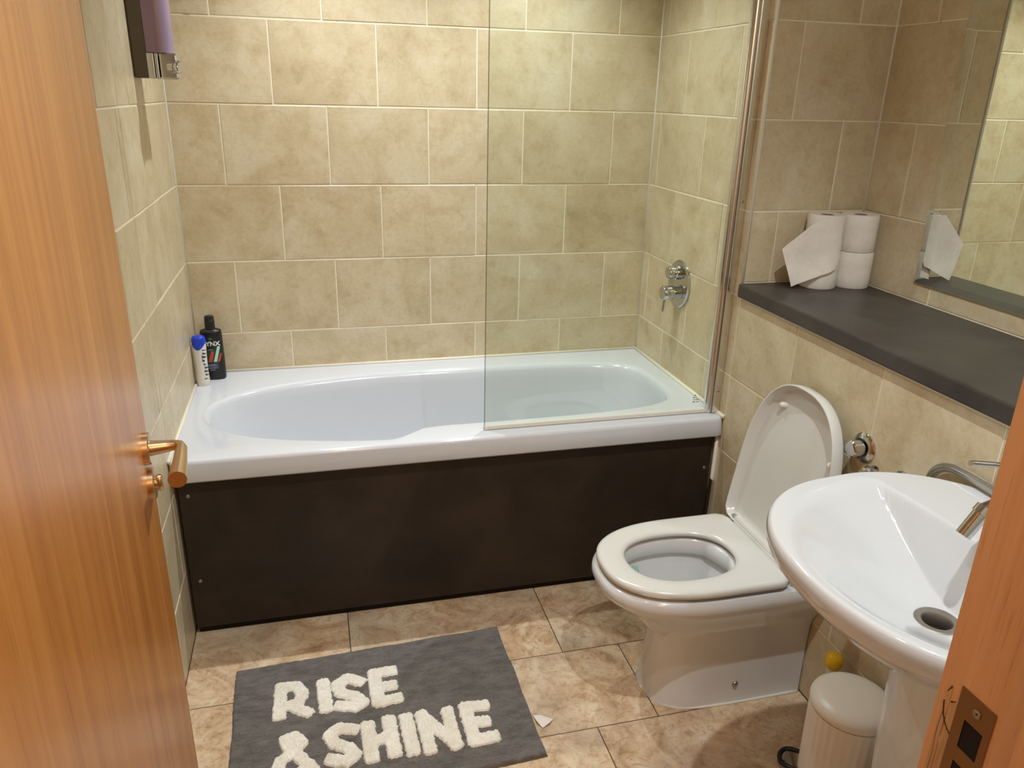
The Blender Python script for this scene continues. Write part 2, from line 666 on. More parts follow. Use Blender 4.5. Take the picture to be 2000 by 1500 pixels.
# ceiling with recessed downlights
ce = struct(mesh_obj("ceiling", *box(-0.07, W + D + 0.07, YF, 0.07, H, H + 0.06), M['ceil']), "white bathroom ceiling")
for sx, sy, se, sa, sb in SPOTS:
    mesh_obj("downlight_trim", *lathe([(0.026, 0.0), (0.028, -0.004), (0.042, -0.004), (0.044, 0.0)], (sx, sy, H), (0, 0, 1), 32, False, False), M['chrome'], ce, True)
    mesh_obj("downlight_lens", *lathe([(0.025, -0.001), (0.001, -0.0012)], (sx, sy, H), (0, 0, 1), 24, True, True), M['led'], ce)
# door wall and frame
JX, HX = 0.983, 0.105
V, F = merge(box(-0.07, HX - 0.03, YF - 0.13, YF, 0, H), box(JX + 0.03, W + D + 0.07, YF - 0.13, YF, 0, H), box(HX - 0.03, JX + 0.03, YF - 0.13, YF, 2.06, H))
wf = struct(mesh_obj("wall_front", V, F, M['paint']), "painted wall around the doorway")

# hall behind the camera
hx0, hx1, hy0 = -0.9, 2.3, -4.3
struct(mesh_obj("floor_hall", *box(hx0, hx1, hy0, YF, -0.06, -0.001), mat_wood("hall_floor_wood", srgb(120, 80, 48), srgb(150, 104, 64), srgb(170, 122, 80))))
struct(mesh_obj("ceiling_hall", *box(hx0, hx1, hy0, YF - 0.13, H, H + 0.06), M['ceil']))
struct(mesh_obj("wall_hall_back", *box(hx0, hx1, hy0 - 0.06, hy0, 0, H), M['paint']))
struct(mesh_obj("wall_hall_left", *box(hx0 - 0.06, hx0, hy0, YF - 0.13, 0, H), M['paint']))
struct(mesh_obj("wall_hall_right", *box(hx1, hx1 + 0.06, hy0, YF - 0.13, 0, H), M['paint']))
V, F = merge(box(hx0, -0.07, YF - 0.13, YF, 0, H), box(W + D + 0.07, hx1, YF - 0.13, YF, 0, H))
struct(mesh_obj("wall_hall_front", V, F, M['paint']))


# sealant beads and trims
def bead(name, p, q, r, mat=None):
    return struct(mesh_obj(name, *tube([p, q], r, 8), mat or M['seal'], None, True))


bead("trim_1", (0.0, 0.0, ZR), (0.0, 0.0, H), 0.0034)
bead("trim_2", (W, 0.0, ZR), (W, 0.0, H), 0.0034)
bead("trim_3", (W + D, YS, 1.03), (W + D, YS, H), 0.0034)
bead("trim_4", (W - 0.001, YS - 0.001, 1.03), (W - 0.001, YS - 0.001, H), 0.0048)
V, F = merge(tube([(0.004, -0.003, ZR + 0.002), (W - 0.004, -0.003, ZR + 0.002)], 0.006, 8), tube([(W - 0.004, -0.003, ZR + 0.002), (W - 0.004, YS, ZR + 0.002)], 0.0075, 8),
             tube([(0.003, -0.003, ZR + 0.002), (0.003, YS, ZR + 0.002)], 0.006, 8))
struct(mesh_obj("trim_5", V, F, M['seal'], None, True), "white silicone bead around the bath rim")
struct(mesh_obj("trim_6", *box(W - 0.006, W + 0.004, YF, YS - 0.004, 0.9835, 0.9885, 0.002), M['seal']))
bead("trim_7", (W - 0.003, -0.699, 0.03), (W - 0.003, -0.706, 0.535), 0.006)

# ------------------------------------------------------------------ bath
bath = thing("bathtub", "white acrylic bathtub with wide rim against the tiled back wall", "bathtub", (W / 2, -0.365, 0.0))
N = 160
BX0, BX1, BY0, BY1 = 0.003, W - 0.003, -0.732, -0.002
CX, CY = 0.825, -0.385


def opening(th, grow=0.0, step=1.0):
    c, s = math.cos(th), math.sin(th)
    n = lerp(2.35, 4.2, sstep(-0.5, 0.6, c))
    a = 0.76 + grow
    x = CX + a * sgnpow(c, 2 / n)
    if s >= 0:
        b = 0.272 + grow
    else:
        bf = 0.302 - 0.075 * step * sstep(0.60, 0.735, x)
        b = bf + grow
    y = CY + b * sgnpow(s, 2 / n)
    return x, y


def rect_hit(th, x0, x1, y0, y1):
    """point of the rectangle in the direction of the matching opening point"""
    x, y = opening(th)
    dx, dy = x - CX, y - CY
    t = 1e9
    if dx > 1e-9: t = min(t, (x1 - CX) / dx)
    if dx < -1e-9: t = min(t, (x0 - CX) / dx)
    if dy > 1e-9: t = min(t, (y1 - CY) / dy)
    if dy < -1e-9: t = min(t, (y0 - CY) / dy)
    return CX + dx * t, CY + dy * t


ths = sorted([2 * PI * (i + 0.5) / N for i in range(N)])
# make sure the rectangle's corners are sampled
for cx_, cy_ in ((BX0, BY0), (BX1, BY0), (BX0, BY1), (BX1, BY1)):
    best = min(range(N * 40), key=lambda i: abs(math.atan2(opening(2 * PI * i / (N * 40))[1] - CY, opening(2 * PI * i / (N * 40))[0] - CX) - math.atan2(cy_ - CY, cx_ - CX)))
    ths.append(2 * PI * best / (N * 40))
ths.sort()


def rrect(inset, z):
    return [(*rect_hit(t, BX0, BX1, BY0 + inset, BY1), z) for t in ths]


rings = [rrect(0.020, 0.525), rrect(0.004, 0.527), rrect(0.0, 0.533), rrect(0.003, 0.580), rrect(0.0055, 0.5885), rrect(0.010, ZR - 0.001), rrect(0.016, ZR)]
rings += [[(*opening(t, 0.012), ZR) for t in ths], [(*opening(t, 0.004), ZR - 0.002) for t in ths], [(*opening(t, -0.004), ZR - 0.008) for t in ths], [(*opening(t, -0.009), ZR - 0.018) for t in ths]]


def base_pt(t):
    c, s = math.cos(t), math.sin(t)
    n = 3.0
    return 0.90 + 0.56 * sgnpow(c, 2 / n), CY - 0.01 + 0.18 * sgnpow(s, 2 / n)


for k in range(1, 15):
    f = k / 14
    z = ZR - 0.018 - 0.372 * (1 - (1 - f) ** 1.0)
    # walls steep first, then curve into the floor
    g = 0.5 * f + 0.5 * f ** 5
    if f > 0.8:
        z = ZR - 0.018 - 0.372 * (0.8 + 0.2 * math.sin((f - 0.8) / 0.2 * PI / 2))
    ring = []
    for t in ths:
        ax, ay = opening(t, -0.009, 1.0 - 0.8 * f)
        bx_, by_ = base_pt(t)
        ring.append((lerp(ax, bx_, g), lerp(ay, by_, g), z))
    rings.append(ring)
for sc in (0.8, 0.5, 0.2):
    rings.append([(0.90 + (p[0] - 0.90) * sc, CY - 0.01 + (p[1] - CY + 0.01) * sc, rings[-1][0][2] - 0.002) for p in [(*base_pt(t), 0) for t in ths]])
V, F = loft(rings, False, True)
tub = mesh_obj("tub_shell", V, F, M['acrylic'], bath, True, angle=50)
mesh_obj("bath_waste", *lathe([(0.036, 0.0), (0.036, 0.003), (0.028, 0.005), (0.006, 0.004)], (1.32, -0.39, 0.1985), (0, 0, 1), 32), M['chrome'], bath, True)

bp = mesh_obj("bath_panel", *box(0.010, W - 0.010, -0.694, -0.676, 0.028, 0.527, 0.002), M['panel'], bath)
bp["label"] = "dark brown laminate front panel"
mesh_obj("under_bath_shade", *box(0.012, W - 0.012, -0.675, -0.655, 0.0, 0.20), M['dark'], bath)  # dark board added as the shade seen below the panel
for sx_, sz_ in ((0.034, 0.470), (0.036, 0.19), (W - 0.03, 0.40)):
    mesh_obj("screw_cap", *lathe([(0.0055, 0.0), (0.0055, 0.0012), (0.003, 0.002), (0.001, 0.0012)], (sx_, -0.694, sz_), (0, -1, 0), 16), M['steel'], bp, True)
tr = mesh_obj("trim_offcut", *xform(box(-0.004, 0.004, -0.010, 0.010, 0, 0.155, 0.001), lambda p: (W - 0.016 + p[0] + 0.02 * p[2], -0.722 + p[1], 0.215 + p[2])), M['alu'], None, origin=(W - 0.016, -0.722, 0.215))
tag(tr, "narrow grey metal strip leaning at the right end of the bath panel", "metal strip")

# ------------------------------------------------------------------ shower screen
sc = thing("shower_screen", "clear glass bath screen with chrome side profile standing on the bath rim", "shower screen", (1.26, -0.672, ZR))
SY = -0.677
mesh_obj("glass_pane", *box(0.884, 1.628, SY - 0.003, SY + 0.003, ZR + 0.010, 2.02, 0.0008), M['glass'], sc)
mesh_obj("polished_edge", *box(0.8826, 0.8838, SY - 0.0029, SY + 0.0029, ZR + 0.014, 2.02), M['glass_edge'], sc)
mesh_obj("bottom_seal", *merge(box(0.882, 1.628, SY - 0.0055, SY + 0.0055, ZR + 0.001, ZR + 0.014, 0.002), box(0.882, 0.893, SY - 0.007, SY + 0.007, ZR + 0.0005, ZR + 0.012, 0.002)), M['white_pl'], sc)
mesh_obj("hinge_profile", *merge(tube([(1.626, SY, ZR + 0.002), (1.626, SY, 2.03)], 0.0105, 20), box(1.610, 1.624, SY - 0.006, SY + 0.006, ZR + 0.003, 2.03, 0.002)), M['alu'], sc, True, angle=40)
wpf = mesh_obj("wall_profile", *merge(box(1.632, W - 0.0002, SY - 0.016, SY - 0.011, ZR + 0.003, 2.03, 0.001), box(1.632, W - 0.0002, SY + 0.011, SY + 0.016, ZR + 0.003, 2.03, 0.001),
                                     box(1.634, 1.640, SY - 0.014, SY + 0.014, ZR + 0.003, 2.03, 0.001)), M['alu'], sc)
for zz in (0.670, 1.265, 1.86):
    mesh_obj("screw", *lathe([(0.0045, 0.0), (0.0045, 0.001), (0.002, 0.002), (0.0005, 0.002)], (1.645, SY - 0.016, zz), (0, -1, 0), 14), M['steel'], wpf, True)
em = []
for i in range(4):
    zz = 0.632 + i * 0.0075
    a = 1.565
    for j, (o0, o1) in enumerate([[(0, 0.010), (0.013, 0.022)], [(0.002, 0.006), (0.008, 0.020)], [(0, 0.008), (0.011, 0.014), (0.016, 0.022)], [(0.003, 0.011)]][i][:2]):
        em.append(box(a + o0, a + o1, SY - 0.0036, SY - 0.0031, zz, zz + 0.0028))
mesh_obj("etched_mark", *merge(*em), M['etch'], sc)

# ------------------------------------------------------------------ shower valve
sv = thing("shower_valve", "chrome round shower mixer plate with two knobs on tiled bath end wall", "shower valve", (W, -0.325, 0.935))


def ovalplate(y, z, ry, rz, x, depth, n=48):
    R = []
    for (k, dx) in ((1.0, 0.0), (1.0, depth * 0.6), (0.97, depth * 0.9), (0.90, depth)):
        R.append([(x - dx, y + ry * k * math.cos(2 * PI * j / n), z + rz * k * math.sin(2 * PI * j / n)) for j in range(n)])
    return loft(R, True, True)


mesh_obj("cover_plate", *ovalplate(-0.329, 0.935, 0.080, 0.083, W - 0.001, 0.008), M['chrome'], sv, True, angle=40)
mesh_obj("diverter_knob", *merge(lathe([(0.026, 0.0), (0.026, 0.012), (0.021, 0.015), (0.021, 0.019), (0.022, 0.020), (0.022, 0.036), (0.020, 0.039)], (W - 0.008, -0.322, 0.974), (-1, 0, 0), 32)), M['chrome'], sv, True, angle=40)
kb = mesh_obj("temperature_knob", *lathe([(0.021, 0.0), (0.021, 0.014), (0.025, 0.017), (0.025, 0.054), (0.023, 0.057)], (W - 0.008, -0.330, 0.905), (-1, 0, 0), 32), M['chrome'], sv, True, angle=40)
mesh_obj("lever_pin", *tube([(W - 0.054, -0.330, 0.885), (W - 0.058, -0.331, 0.838)], [0.005, 0.0045], 14), M['chrome'], kb, True, angle=40)

# ------------------------------------------------------------------ soap dispenser on the left wall
sd = thing("soap_dispenser", "violet plastic wall soap dispenser with chrome push button base", "soap dispenser", (0.0, -0.40, 1.56))
mesh_obj("back_plate", *box(0.0, 0.036, -0.449, -0.351, 1.560, 1.92, 0.004), M['dispenser_back'], sd)


def dshape(z, hw, x0, depth, n=24):
    r = [(x0, -0.40 + hw, z)]
    for j in range(n + 1):
        a = PI / 2 - PI * j / n
        r.append((x0 + depth * (0.35 + 0.65 * math.cos(a) ** 0.6 if math.cos(a) > 1e-6 else 0.35), -0.40 + hw * math.sin(a), z))
    r.append((x0, -0.40 - hw, z))
    return r


mesh_obj("soap_chamber", *loft([dshape(1.622, 0.046, 0.036, 0.062), dshape(1.90, 0.046, 0.036, 0.062)], True, True), M['purple'], sd, True, angle=40)
mesh_obj("chrome_base", *merge(box(0.035, 0.052, -0.448, -0.352, 1.559, 1.621, 0.002), box(0.0535, 0.062, -0.448, -0.352, 1.558, 1.621, 0.002), box(0.0645, 0.108, -0.448, -0.352, 1.558, 1.621, 0.005)), M['chrome'], sd)
mesh_obj("push_button", *lathe([(0.016, 0.0), (0.016, 0.016), (0.0145, 0.0165), (0.0155, 0.018), (0.0155, 0.027), (0.013, 0.030)], (0.090, -0.440, 1.588), (0.86, -0.51, 0), 28), M['chrome'], sd, True, angle=40)

# ------------------------------------------------------------------ bottles on the bath rim
def text_mesh(body, size, spacing=1.0, bold=0.0, shear=0.0):
    cu = bpy.data.curves.new("t", 'FONT')
    cu.body = body
    cu.size = size
    cu.align_x = 'CENTER'
    cu.align_y = 'CENTER'
    cu.offset = bold
    cu.shear = shear
    cu.space_character = spacing
    cu.resolution_u = 3
    o = bpy.data.objects.new("t", cu)
    COL.objects.link(o)
    me = o.to_mesh()
    V = [tuple(v.co) for v in me.vertices]
    F = [tuple(p.vertices) for p in me.polygons]
    o.to_mesh_clear()
    bpy.data.objects.remove(o, do_unlink=True)
    bpy.data.curves.remove(cu)
    return V, F


def gridpoly(pts, n=6):
    """quad given by four corners, subdivided so that it can follow a curved face"""
    a, b, c, d = [Vector((*p, 0)) for p in pts]
    V, F = [], []
    for i in range(n + 1):
        for j in range(n + 1):
            p = a.lerp(b, i / n).lerp(d.lerp(c, i / n), j / n)
            V.append(tuple(p))
    for i in range(n):
        for j in range(n):
            F.append((i * (n + 1) + j, (i + 1) * (n + 1) + j, (i + 1) * (n + 1) + j + 1, i * (n + 1) + j + 1))
    return V, F


def make_lynx():
    bx_, by_, rot = 0.060, -0.060, math.radians(-2)
    t = thing("shower_gel_bottle", "black shower gel bottle with white LYNX lettering on bath corner", "bottle", (bx_, by_, ZR))
    ha, hb = 0.0365, 0.023
    co, si = math.cos(rot), math.sin(rot)
    wv = lambda p: (bx_ + p[0] * co - p[1] * si, by_ + p[0] * si + p[1] * co, ZR + p[2])
    n, ex = 56, 2.7

    def ring(a, b, z):
        return [wv((a * sgnpow(math.cos(2 * PI * j / n), 2 / ex), b * sgnpow(math.sin(2 * PI * j / n), 2 / ex), z)) for j in range(n)]
    prof = [(0.92, 0.0), (0.98, 0.004), (1.0, 0.012), (1.0, 0.06), (0.99, 0.12), (0.98, 0.155), (0.96, 0.168), (0.90, 0.174), (0.60, 0.178), (0.40, 0.181)]
    mesh_obj("bottle_body", *loft([ring(ha * k, hb * k, z) for k, z in prof], True, True), M['black'], t, True, angle=60)
    mesh_obj("bottle_cap", *xform(lathe([(0.0165, 0.179), (0.0165, 0.206), (0.0155, 0.208), (0.0165, 0.210), (0.0150, 0.222), (0.012, 0.224)], (0, 0, 0), (0, 0, 1), 32), wv), M['black'], t, True, angle=40)

    def wrap(vf, cx, cz, off=0.0005):
        out = []
        for p in vf[0]:
            x, z = cx + p[0], cz + p[1]
            k = 1.0
            for (k0, z0), (k1, z1) in zip(prof, prof[1:]):
                if z0 <= z <= z1:
                    k = lerp(k0, k1, (z - z0) / (z1 - z0))
            q = min(0.999, abs(x) / (ha * k))
            y = -(hb * k) * (1 - q ** ex) ** (1 / ex) - off
            out.append(wv((x, y, z)))
        return out, vf[1]
    pr = lambda name, vf, cx, cz, m, off=0.0005: mesh_obj(name, *wrap(vf, cx, cz, off), M[m], t)
    pr("lettering", text_mesh("LYNX", 0.0215, 1.0, 0.0006), 0.001, 0.130, 'print_white')
    pr("green_badge", gridpoly([(-0.006, -0.003), (0.006, -0.003), (0.006, 0.003), (-0.006, 0.003)], 3), 0.0, 0.148, 'print_green')
    pr("green_field", gridpoly([(-0.026, -0.028), (0.024, -0.028), (0.030, 0.028), (-0.014, 0.022)], 8), 0.0, 0.090, 'print_dgreen', 0.0004)
    pr("red_slash", gridpoly([(-0.012, -0.022), (0.0, -0.022), (0.010, 0.014), (0.001, 0.018)], 6), -0.002, 0.088, 'print_red', 0.0007)
    pr("red_slash", gridpoly([(0.016, -0.022), (0.024, -0.020), (0.031, 0.006), (0.027, 0.008)], 6), 0.0, 0.088, 'print_red', 0.0007)
    pr("mint_slash", gridpoly([(0.0, -0.024), (0.011, -0.024), (0.025, 0.030), (0.017, 0.032)], 8), 0.003, 0.090, 'print_mint', 0.0009)
    pr("caption_block", gridpoly([(-0.022, -0.012), (0.020, -0.010), (0.020, 0.010), (-0.014, 0.008)], 6), -0.002, 0.052, 'print_navy', 0.0007)
    for k, (wd, zz) in enumerate(((0.026, 0.056), (0.030, 0.0515), (0.030, 0.044), (0.018, 0.037), (0.012, 0.109))):
        pr("caption_line", gridpoly([(-wd / 2, -0.0011), (wd / 2, -0.0009), (wd / 2, 0.0011), (-wd / 2, 0.0009)], 5), -0.003, zz, 'print_grey', 0.001)


make_lynx()


def make_white_bottle():
    bx_, by_ = 0.0275, -0.123
    t = thing("shampoo_bottle", "white bottle with blue flip cap beside the black gel bottle", "bottle", (bx_, by_, ZR))
    rot = math.radians(-12)
    co, si = math.cos(rot), math.sin(rot)
    wv = lambda p: (bx_ + p[0] * co - p[1] * si, by_ + p[0] * si + p[1] * co, ZR + p[2])
    n = 44

    def ring(a, b, z, dz=0.0):
        return [wv((a * math.cos(2 * PI * j / n), b * math.sin(2 * PI * j / n), z - dz * max(0.0, -math.sin(2 * PI * j / n)) ** 2)) for j in range(n)]
    mesh_obj("bottle_body", *loft([ring(0.0195, 0.0165, 0.0), ring(0.0215, 0.018, 0.004), ring(0.0215, 0.018, 0.02), ring(0.020, 0.017, 0.06), ring(0.021, 0.0175, 0.11), ring(0.0225, 0.018, 0.135), ring(0.0225, 0.018, 0.150)], True, True), M['white_pl'], t, True, angle=60)
    mesh_obj("flip_cap", *loft([ring(0.0232, 0.0187, 0.150, 0.022), ring(0.0232, 0.0187, 0.152, 0.012), ring(0.0225, 0.018, 0.165), ring(0.019, 0.015, 0.172), ring(0.012, 0.009, 0.1745)], True, True), M['blue_pl'], t, True, angle=70)
    pm = []
    for k in range(9):
        a0 = math.radians(-52 + random.uniform(-14, 6))
        a1 = a0 + math.radians(random.uniform(25, 60))
        z0 = 0.025 + k * 0.0125
        hh = random.uniform(0.003, 0.011)
        q = []
        for i in range(5):
            a = lerp(a0, a1, i / 4)
            q.append((wv((0.0222 * math.cos(a), 0.0184 * math.sin(a), z0)), wv((0.0222 * math.cos(a), 0.0184 * math.sin(a), z0 + hh * (1 - 0.6 * i / 4)))))
        V = [p for pr_ in q for p in pr_]
        F = [(2 * i, 2 * i + 2, 2 * i + 3, 2 * i + 1) for i in range(4)]
        pm.append((V, F))
    mesh_obj("label_print", *merge(*pm), M['print_navy'], t)


make_white_bottle()

# ------------------------------------------------------------------ ledge, toilet rolls, mirror
sh = mesh_obj("ledge_shelf", *box(W - 0.014, W + D - 0.0005, YF + 0.004, YS - 0.0015, 0.989, 1.030, 0.005), M['slate'], None, origin=(W + D / 2, -1.5, 0.989))
tag(sh, "slate-grey laminate ledge on top of the boxed-in tiled wall", "shelf")


def roll(x, y, z, label, flap=False, h=0.105, r=0.0525):
    t = thing("toilet_roll", label, "toilet roll", (x, y, z), "toilet rolls on the ledge")
    n = 56
    R = []
    seed = random.random() * 20
    for (k, hh) in ((0.36, 0.001), (0.95, 0.0), (1.0, 0.004), (1.0, h * 0.33), (1.0, h * 0.66), (1.0, h - 0.004), (0.955, h), (0.36, h - 0.001)):
        ring = []
        for j in range(n):
            a = 2 * PI * j / n
            w_ = 1 + (0.018 * noise.noise((math.cos(a) * 1.5 + seed, math.sin(a) * 1.5, hh * 14)) if k > 0.5 else 0)
            ring.append((x + r * k * w_ * math.cos(a), y + r * k * w_ * math.sin(a), z + hh))
        R.append(ring)
    mesh_obj("paper_roll", *loft(R + [R[0]]), M['paper'], t, True, angle=50)
    mesh_obj("cardboard_core", *lathe([(0.0195, 0.0008), (0.0195, h - 0.0015), (0.0182, h - 0.0015), (0.0182, 0.0008), (0.0195, 0.0008)], (x, y, z), (0, 0, 1), 32, False, False), M['card'], t, True, angle=50)
    if flap:
        # loose sheet: leaves the roll on the camera side, swings left and hangs down over the lower roll
        rows = []
        nu, nv = 22, 14
        top = [(0.006, h - 0.001), (-0.104, h * 0.26), ]
        for i in range(nu + 1):
            u = i / nu
            row = []
            for j in range(nv + 1):
                v = j / nv
                # polygon corners in the plane facing the room (x offset, z offset)
                A = Vector((0.006, h + 0.000))
                B = Vector((-0.066, h - 0.003)).lerp(Vector((-0.104, 0.010)), 0.0)
                # quad: top-right, top-left(ish), bottom-left, bottom-right
                TL = Vector((-0.046, h - 0.001))
                ML = Vector((-0.150, 0.012))
                BL = Vector((-0.112, -0.096))
                TR = Vector((0.020, h - 0.001))
                MR = Vector((0.030, 0.010))
                BR = Vector((0.010, -0.044))
                l = TL.lerp(ML, v * 2) if v < 0.5 else ML.lerp(BL, v * 2 - 1)
                r_ = TR.lerp(MR, v * 2) if v < 0.5 else MR.lerp(BR, v * 2 - 1)
                p = l.lerp(r_, u)
                dx = p.x
                if abs(dx) < r * 0.98:
                    yy = -math.sqrt((r + 0.0022) ** 2 - dx * dx) if dx > -0.03 else -math.sqrt((r + 0.0022) ** 2 - 0.0009) + (-dx - 0.03) * 0.18
                else:
                    yy = -math.sqrt((r + 0.0022) ** 2 - 0.0009) + (-dx - 0.03) * 0.18
                yy -= 0.010 * sstep(0.0, 0.09, -(p.y)) + 0.003 * math.sin(u * 5 + v * 4) * sstep(0.2, 0.8, v) + 0.002
                row.append((x + p.x, y + yy, z + p.y))
            rows.append(row)
        V = [p for row in rows for p in row]
        V2 = [(p[0], p[1] + 0.0008, p[2]) for p in V]
        m1 = nv + 1
        F = [(i * m1 + j, (i + 1) * m1 + j, (i + 1) * m1 + j + 1, i * m1 + j + 1) for i in range(nu) for j in range(nv)]
        k = len(V)
        F2 = [tuple(q + k for q in reversed(f)) for f in F]
        edge = [i * m1 for i in range(nu + 1)] + [nu * m1 + j for j in range(1, m1)] + [i * m1 + nv for i in range(nu - 1, -1, -1)] + [j for j in range(nv - 1, 0, -1)]
        F3 = [(edge[i], edge[(i + 1) % len(edge)], edge[(i + 1) % len(edge)] + k, edge[i] + k) for i in range(len(edge))]
        mesh_obj("loose_sheet", V + V2, F + F2 + F3, M['paper'], t, True, angle=70)
    return t


RX1, RX2, RY = 1.866, 1.972, -0.795
roll(RX1, RY, 1.0302, "lower toilet roll under the one with the loose hanging sheet")
roll(RX2, RY - 0.010, 1.0302, "lower toilet roll in the alcove corner nearest the mirror")
roll(RX1, RY + 0.002, 1.1362, "upper toilet roll with a loose sheet hanging down its left side", True)
roll(RX2, RY - 0.006, 1.1362, "upper toilet roll in the alcove corner nearest the mirror")

mir = thing("wall_mirror", "large wall mirror without a frame above the slate ledge", "mirror", (W + D, -1.6, 1.081))
MX = W + D - 0.0015
y0, y1, z0, z1 = -2.25, -0.992, 1.081, 2.15
R = []
for ins, dx in ((0.0, 0.0), (0.0, 0.0035), (0.0008, 0.0042), (0.020, 0.0055)):
    R.append([(MX - dx, y0 + ins, z0 + ins), (MX - dx, y1 - ins, z0 + ins), (MX - dx, y1 - ins, z1 - ins), (MX - dx, y0 + ins, z1 - ins)])
mesh_obj("mirror_glass", *loft(R, True, True), M['mirror'], mir)

# ------------------------------------------------------------------ toilet
TY = -1.182
to = thing("toilet", "white ceramic back-to-wall toilet with seat down and lid raised", "toilet", (1.40, TY, 0.0))


def dring(xf, hw, z, xb=W - 0.004, n=72, ex=2.5, ln=0.30):
    """D outline: round front at xf, straight sides running back to xb"""
    pts = []
    xc = xf + ln
    for j in range(n + 1):
        a = PI / 2 + PI * j / n
        pts.append((xc + ln * sgnpow(math.cos(a), 2 / ex) if abs(math.cos(a)) > 1e-9 else xc, TY + hw * sgnpow(math.sin(a), 2 / ex), z))
    pts.append((lerp(xc, xb, 0.5), TY - hw, z))
    pts.append((xb, TY - hw, z))
    pts.append((xb, TY, z))
    pts.append((xb, TY + hw, z))
    pts.append((lerp(xc, xb, 0.5), TY + hw, z))
    return pts


lv = [(1.226, 0.114, 0.0, 0.14), (1.232, 0.112, 0.012, 0.14), (1.240, 0.111, 0.10, 0.15), (1.242, 0.111, 0.17, 0.16), (1.236, 0.113, 0.215, 0.17), (1.222, 0.118, 0.245, 0.20),
      (1.185, 0.134, 0.275, 0.23), (1.140, 0.154, 0.305, 0.26), (1.105, 0.170, 0.332, 0.28), (1.080, 0.182, 0.353, 0.30), (1.073, 0.186, 0.370, 0.30), (1.075, 0.185, 0.384, 0.30), (1.084, 0.180, 0.3935, 0.29)]
rings = [dring(a, b, c, ln=l) for a, b, c, l in lv]
# bowl opening and inside
n = 72
nn = len(rings[0])


def hole_ring(k, z, dx=0.0, exx=2.4):
    out = []
    hx, hy = 0.150 * k, 0.112 * k
    cx_ = 1.300 + dx
    for p in rings[-1]:
        a = math.atan2((p[1] - TY) / 0.6, (p[0] - 1.30))
        out.append((cx_ + hx * sgnpow(math.cos(a), 2 / exx), TY + hy * sgnpow(math.sin(a), 2 / exx), z))
    return out


rings += [hole_ring(1.06, 0.394), hole_ring(1.0, 0.388), hole_ring(1.0, 0.352), hole_ring(1.02, 0.346), hole_ring(1.10, 0.344), hole_ring(1.10, 0.332), hole_ring(1.0, 0.312, 0.003), hole_ring(0.86, 0.262, 0.010), hole_ring(0.66, 0.21, 0.02), hole_ring(0.45, 0.18, 0.03), hole_ring(0.2, 0.17, 0.03)]
mesh_obj("pan", *loft(rings, True, True), M['ceramic'], to, True, angle=60)
mesh_obj("bowl_water", *loft([hole_ring(0.775, 0.238, 0.014)], False, True), M['water'], to)
mesh_obj("floor_bolt_cap", *lathe([(0.0085, 0.0), (0.0085, 0.003), (0.006, 0.006), (0.002, 0.007)], (1.45, TY - 0.111, 0.062), (0, -1, 0.02), 20), M['steel'], to, True)
# gel streak on the bowl
mesh_obj("rim_gel", *merge(*[tube([(1.215 + 0.006 * k, TY + 0.094 - 0.002 * k, 0.335), (1.220 + 0.006 * k, TY + 0.086 - 0.002 * k, 0.300), (1.226 + 0.005 * k, TY + 0.078 - 0.002 * k, 0.268 - 0.008 * (k % 2))], [0.0016, 0.002, 0.001], 8) for k in range(3)]), M['teal'], to, True)


def dout(k, n=80, xf=1.083, xb=1.528, hw=0.177, ex=2.45, ln=0.27, inset=0.0, rc=0.03):
    """closed seat outline sampled by angle about its middle"""
    cx_ = 1.31
    out = []
    xf, xb, hw = xf + inset, xb - inset, hw - inset
    xc = xf + ln
    for j in range(n):
        a = 2 * PI * (j + 0.5) / n
        dx, dy = math.cos(a), math.sin(a)
        lo, hi = 0.0, 0.6
        for _ in range(40):
            t = (lo + hi) / 2
            x, y = cx_ + dx * t, dy * t
            inside = abs(y) <= hw and x <= xb
            if inside and x < xc:
                inside = (abs((x - xc) / ln) ** ex + abs(y / hw) ** ex) <= 1
            if inside and x > xb - rc and abs(y) > hw - rc:
                inside = math.hypot(x - (xb - rc), abs(y) - (hw - rc)) <= rc
            if inside:
                lo = t
            else:
                hi = t
        out.append((cx_ + dx * lo, TY + dy * lo))
    return out


def dhole(grow=0.0, n=80):
    out = []
    for j in range(n):
        a = 2 * PI * (j + 0.5) / n
        exx = 2.35
        # angular ray hit with the superellipse centred at 1.31
        hx, hy = 0.146 + grow, 0.106 + grow
        t = (abs(math.cos(a) / hx) ** exx + abs(math.sin(a) / hy) ** exx) ** (-1 / exx)
        out.append((1.303 + t * math.cos(a), TY + t * math.sin(a)))
    return out


Z0 = 0.4015
z3 = lambda pts, z: [(p[0], p[1], z) for p in pts]
R = [z3(dhole(0.012), Z0), z3(dout(0, inset=0.006), Z0), z3(dout(0), Z0 + 0.004), z3(dout(0), Z0 + 0.014), z3(dout(0, inset=0.004), Z0 + 0.0195), z3(dout(0, inset=0.012), Z0 + 0.0215),
     z3(dhole(0.030), Z0 + 0.0205), z3(dhole(0.012), Z0 + 0.0185), z3(dhole(0.003), Z0 + 0.0145), z3(dhole(0.0), Z0 + 0.008), z3(dhole(0.004), Z0 + 0.001), z3(dhole(0.012), Z0)]
st = mesh_obj("seat", *loft(R), M['seatwhite'], to, True, angle=60)
for bxx, byy in ((1.17, 0.12), (1.17, -0.12), (1.44, 0.15), (1.44, -0.15)):
    mesh_obj("seat_buffer", *box(bxx - 0.012, bxx + 0.012, TY + byy - 0.006, TY + byy + 0.006, 0.393, 0.403, 0.002), M['white_pl'], st)
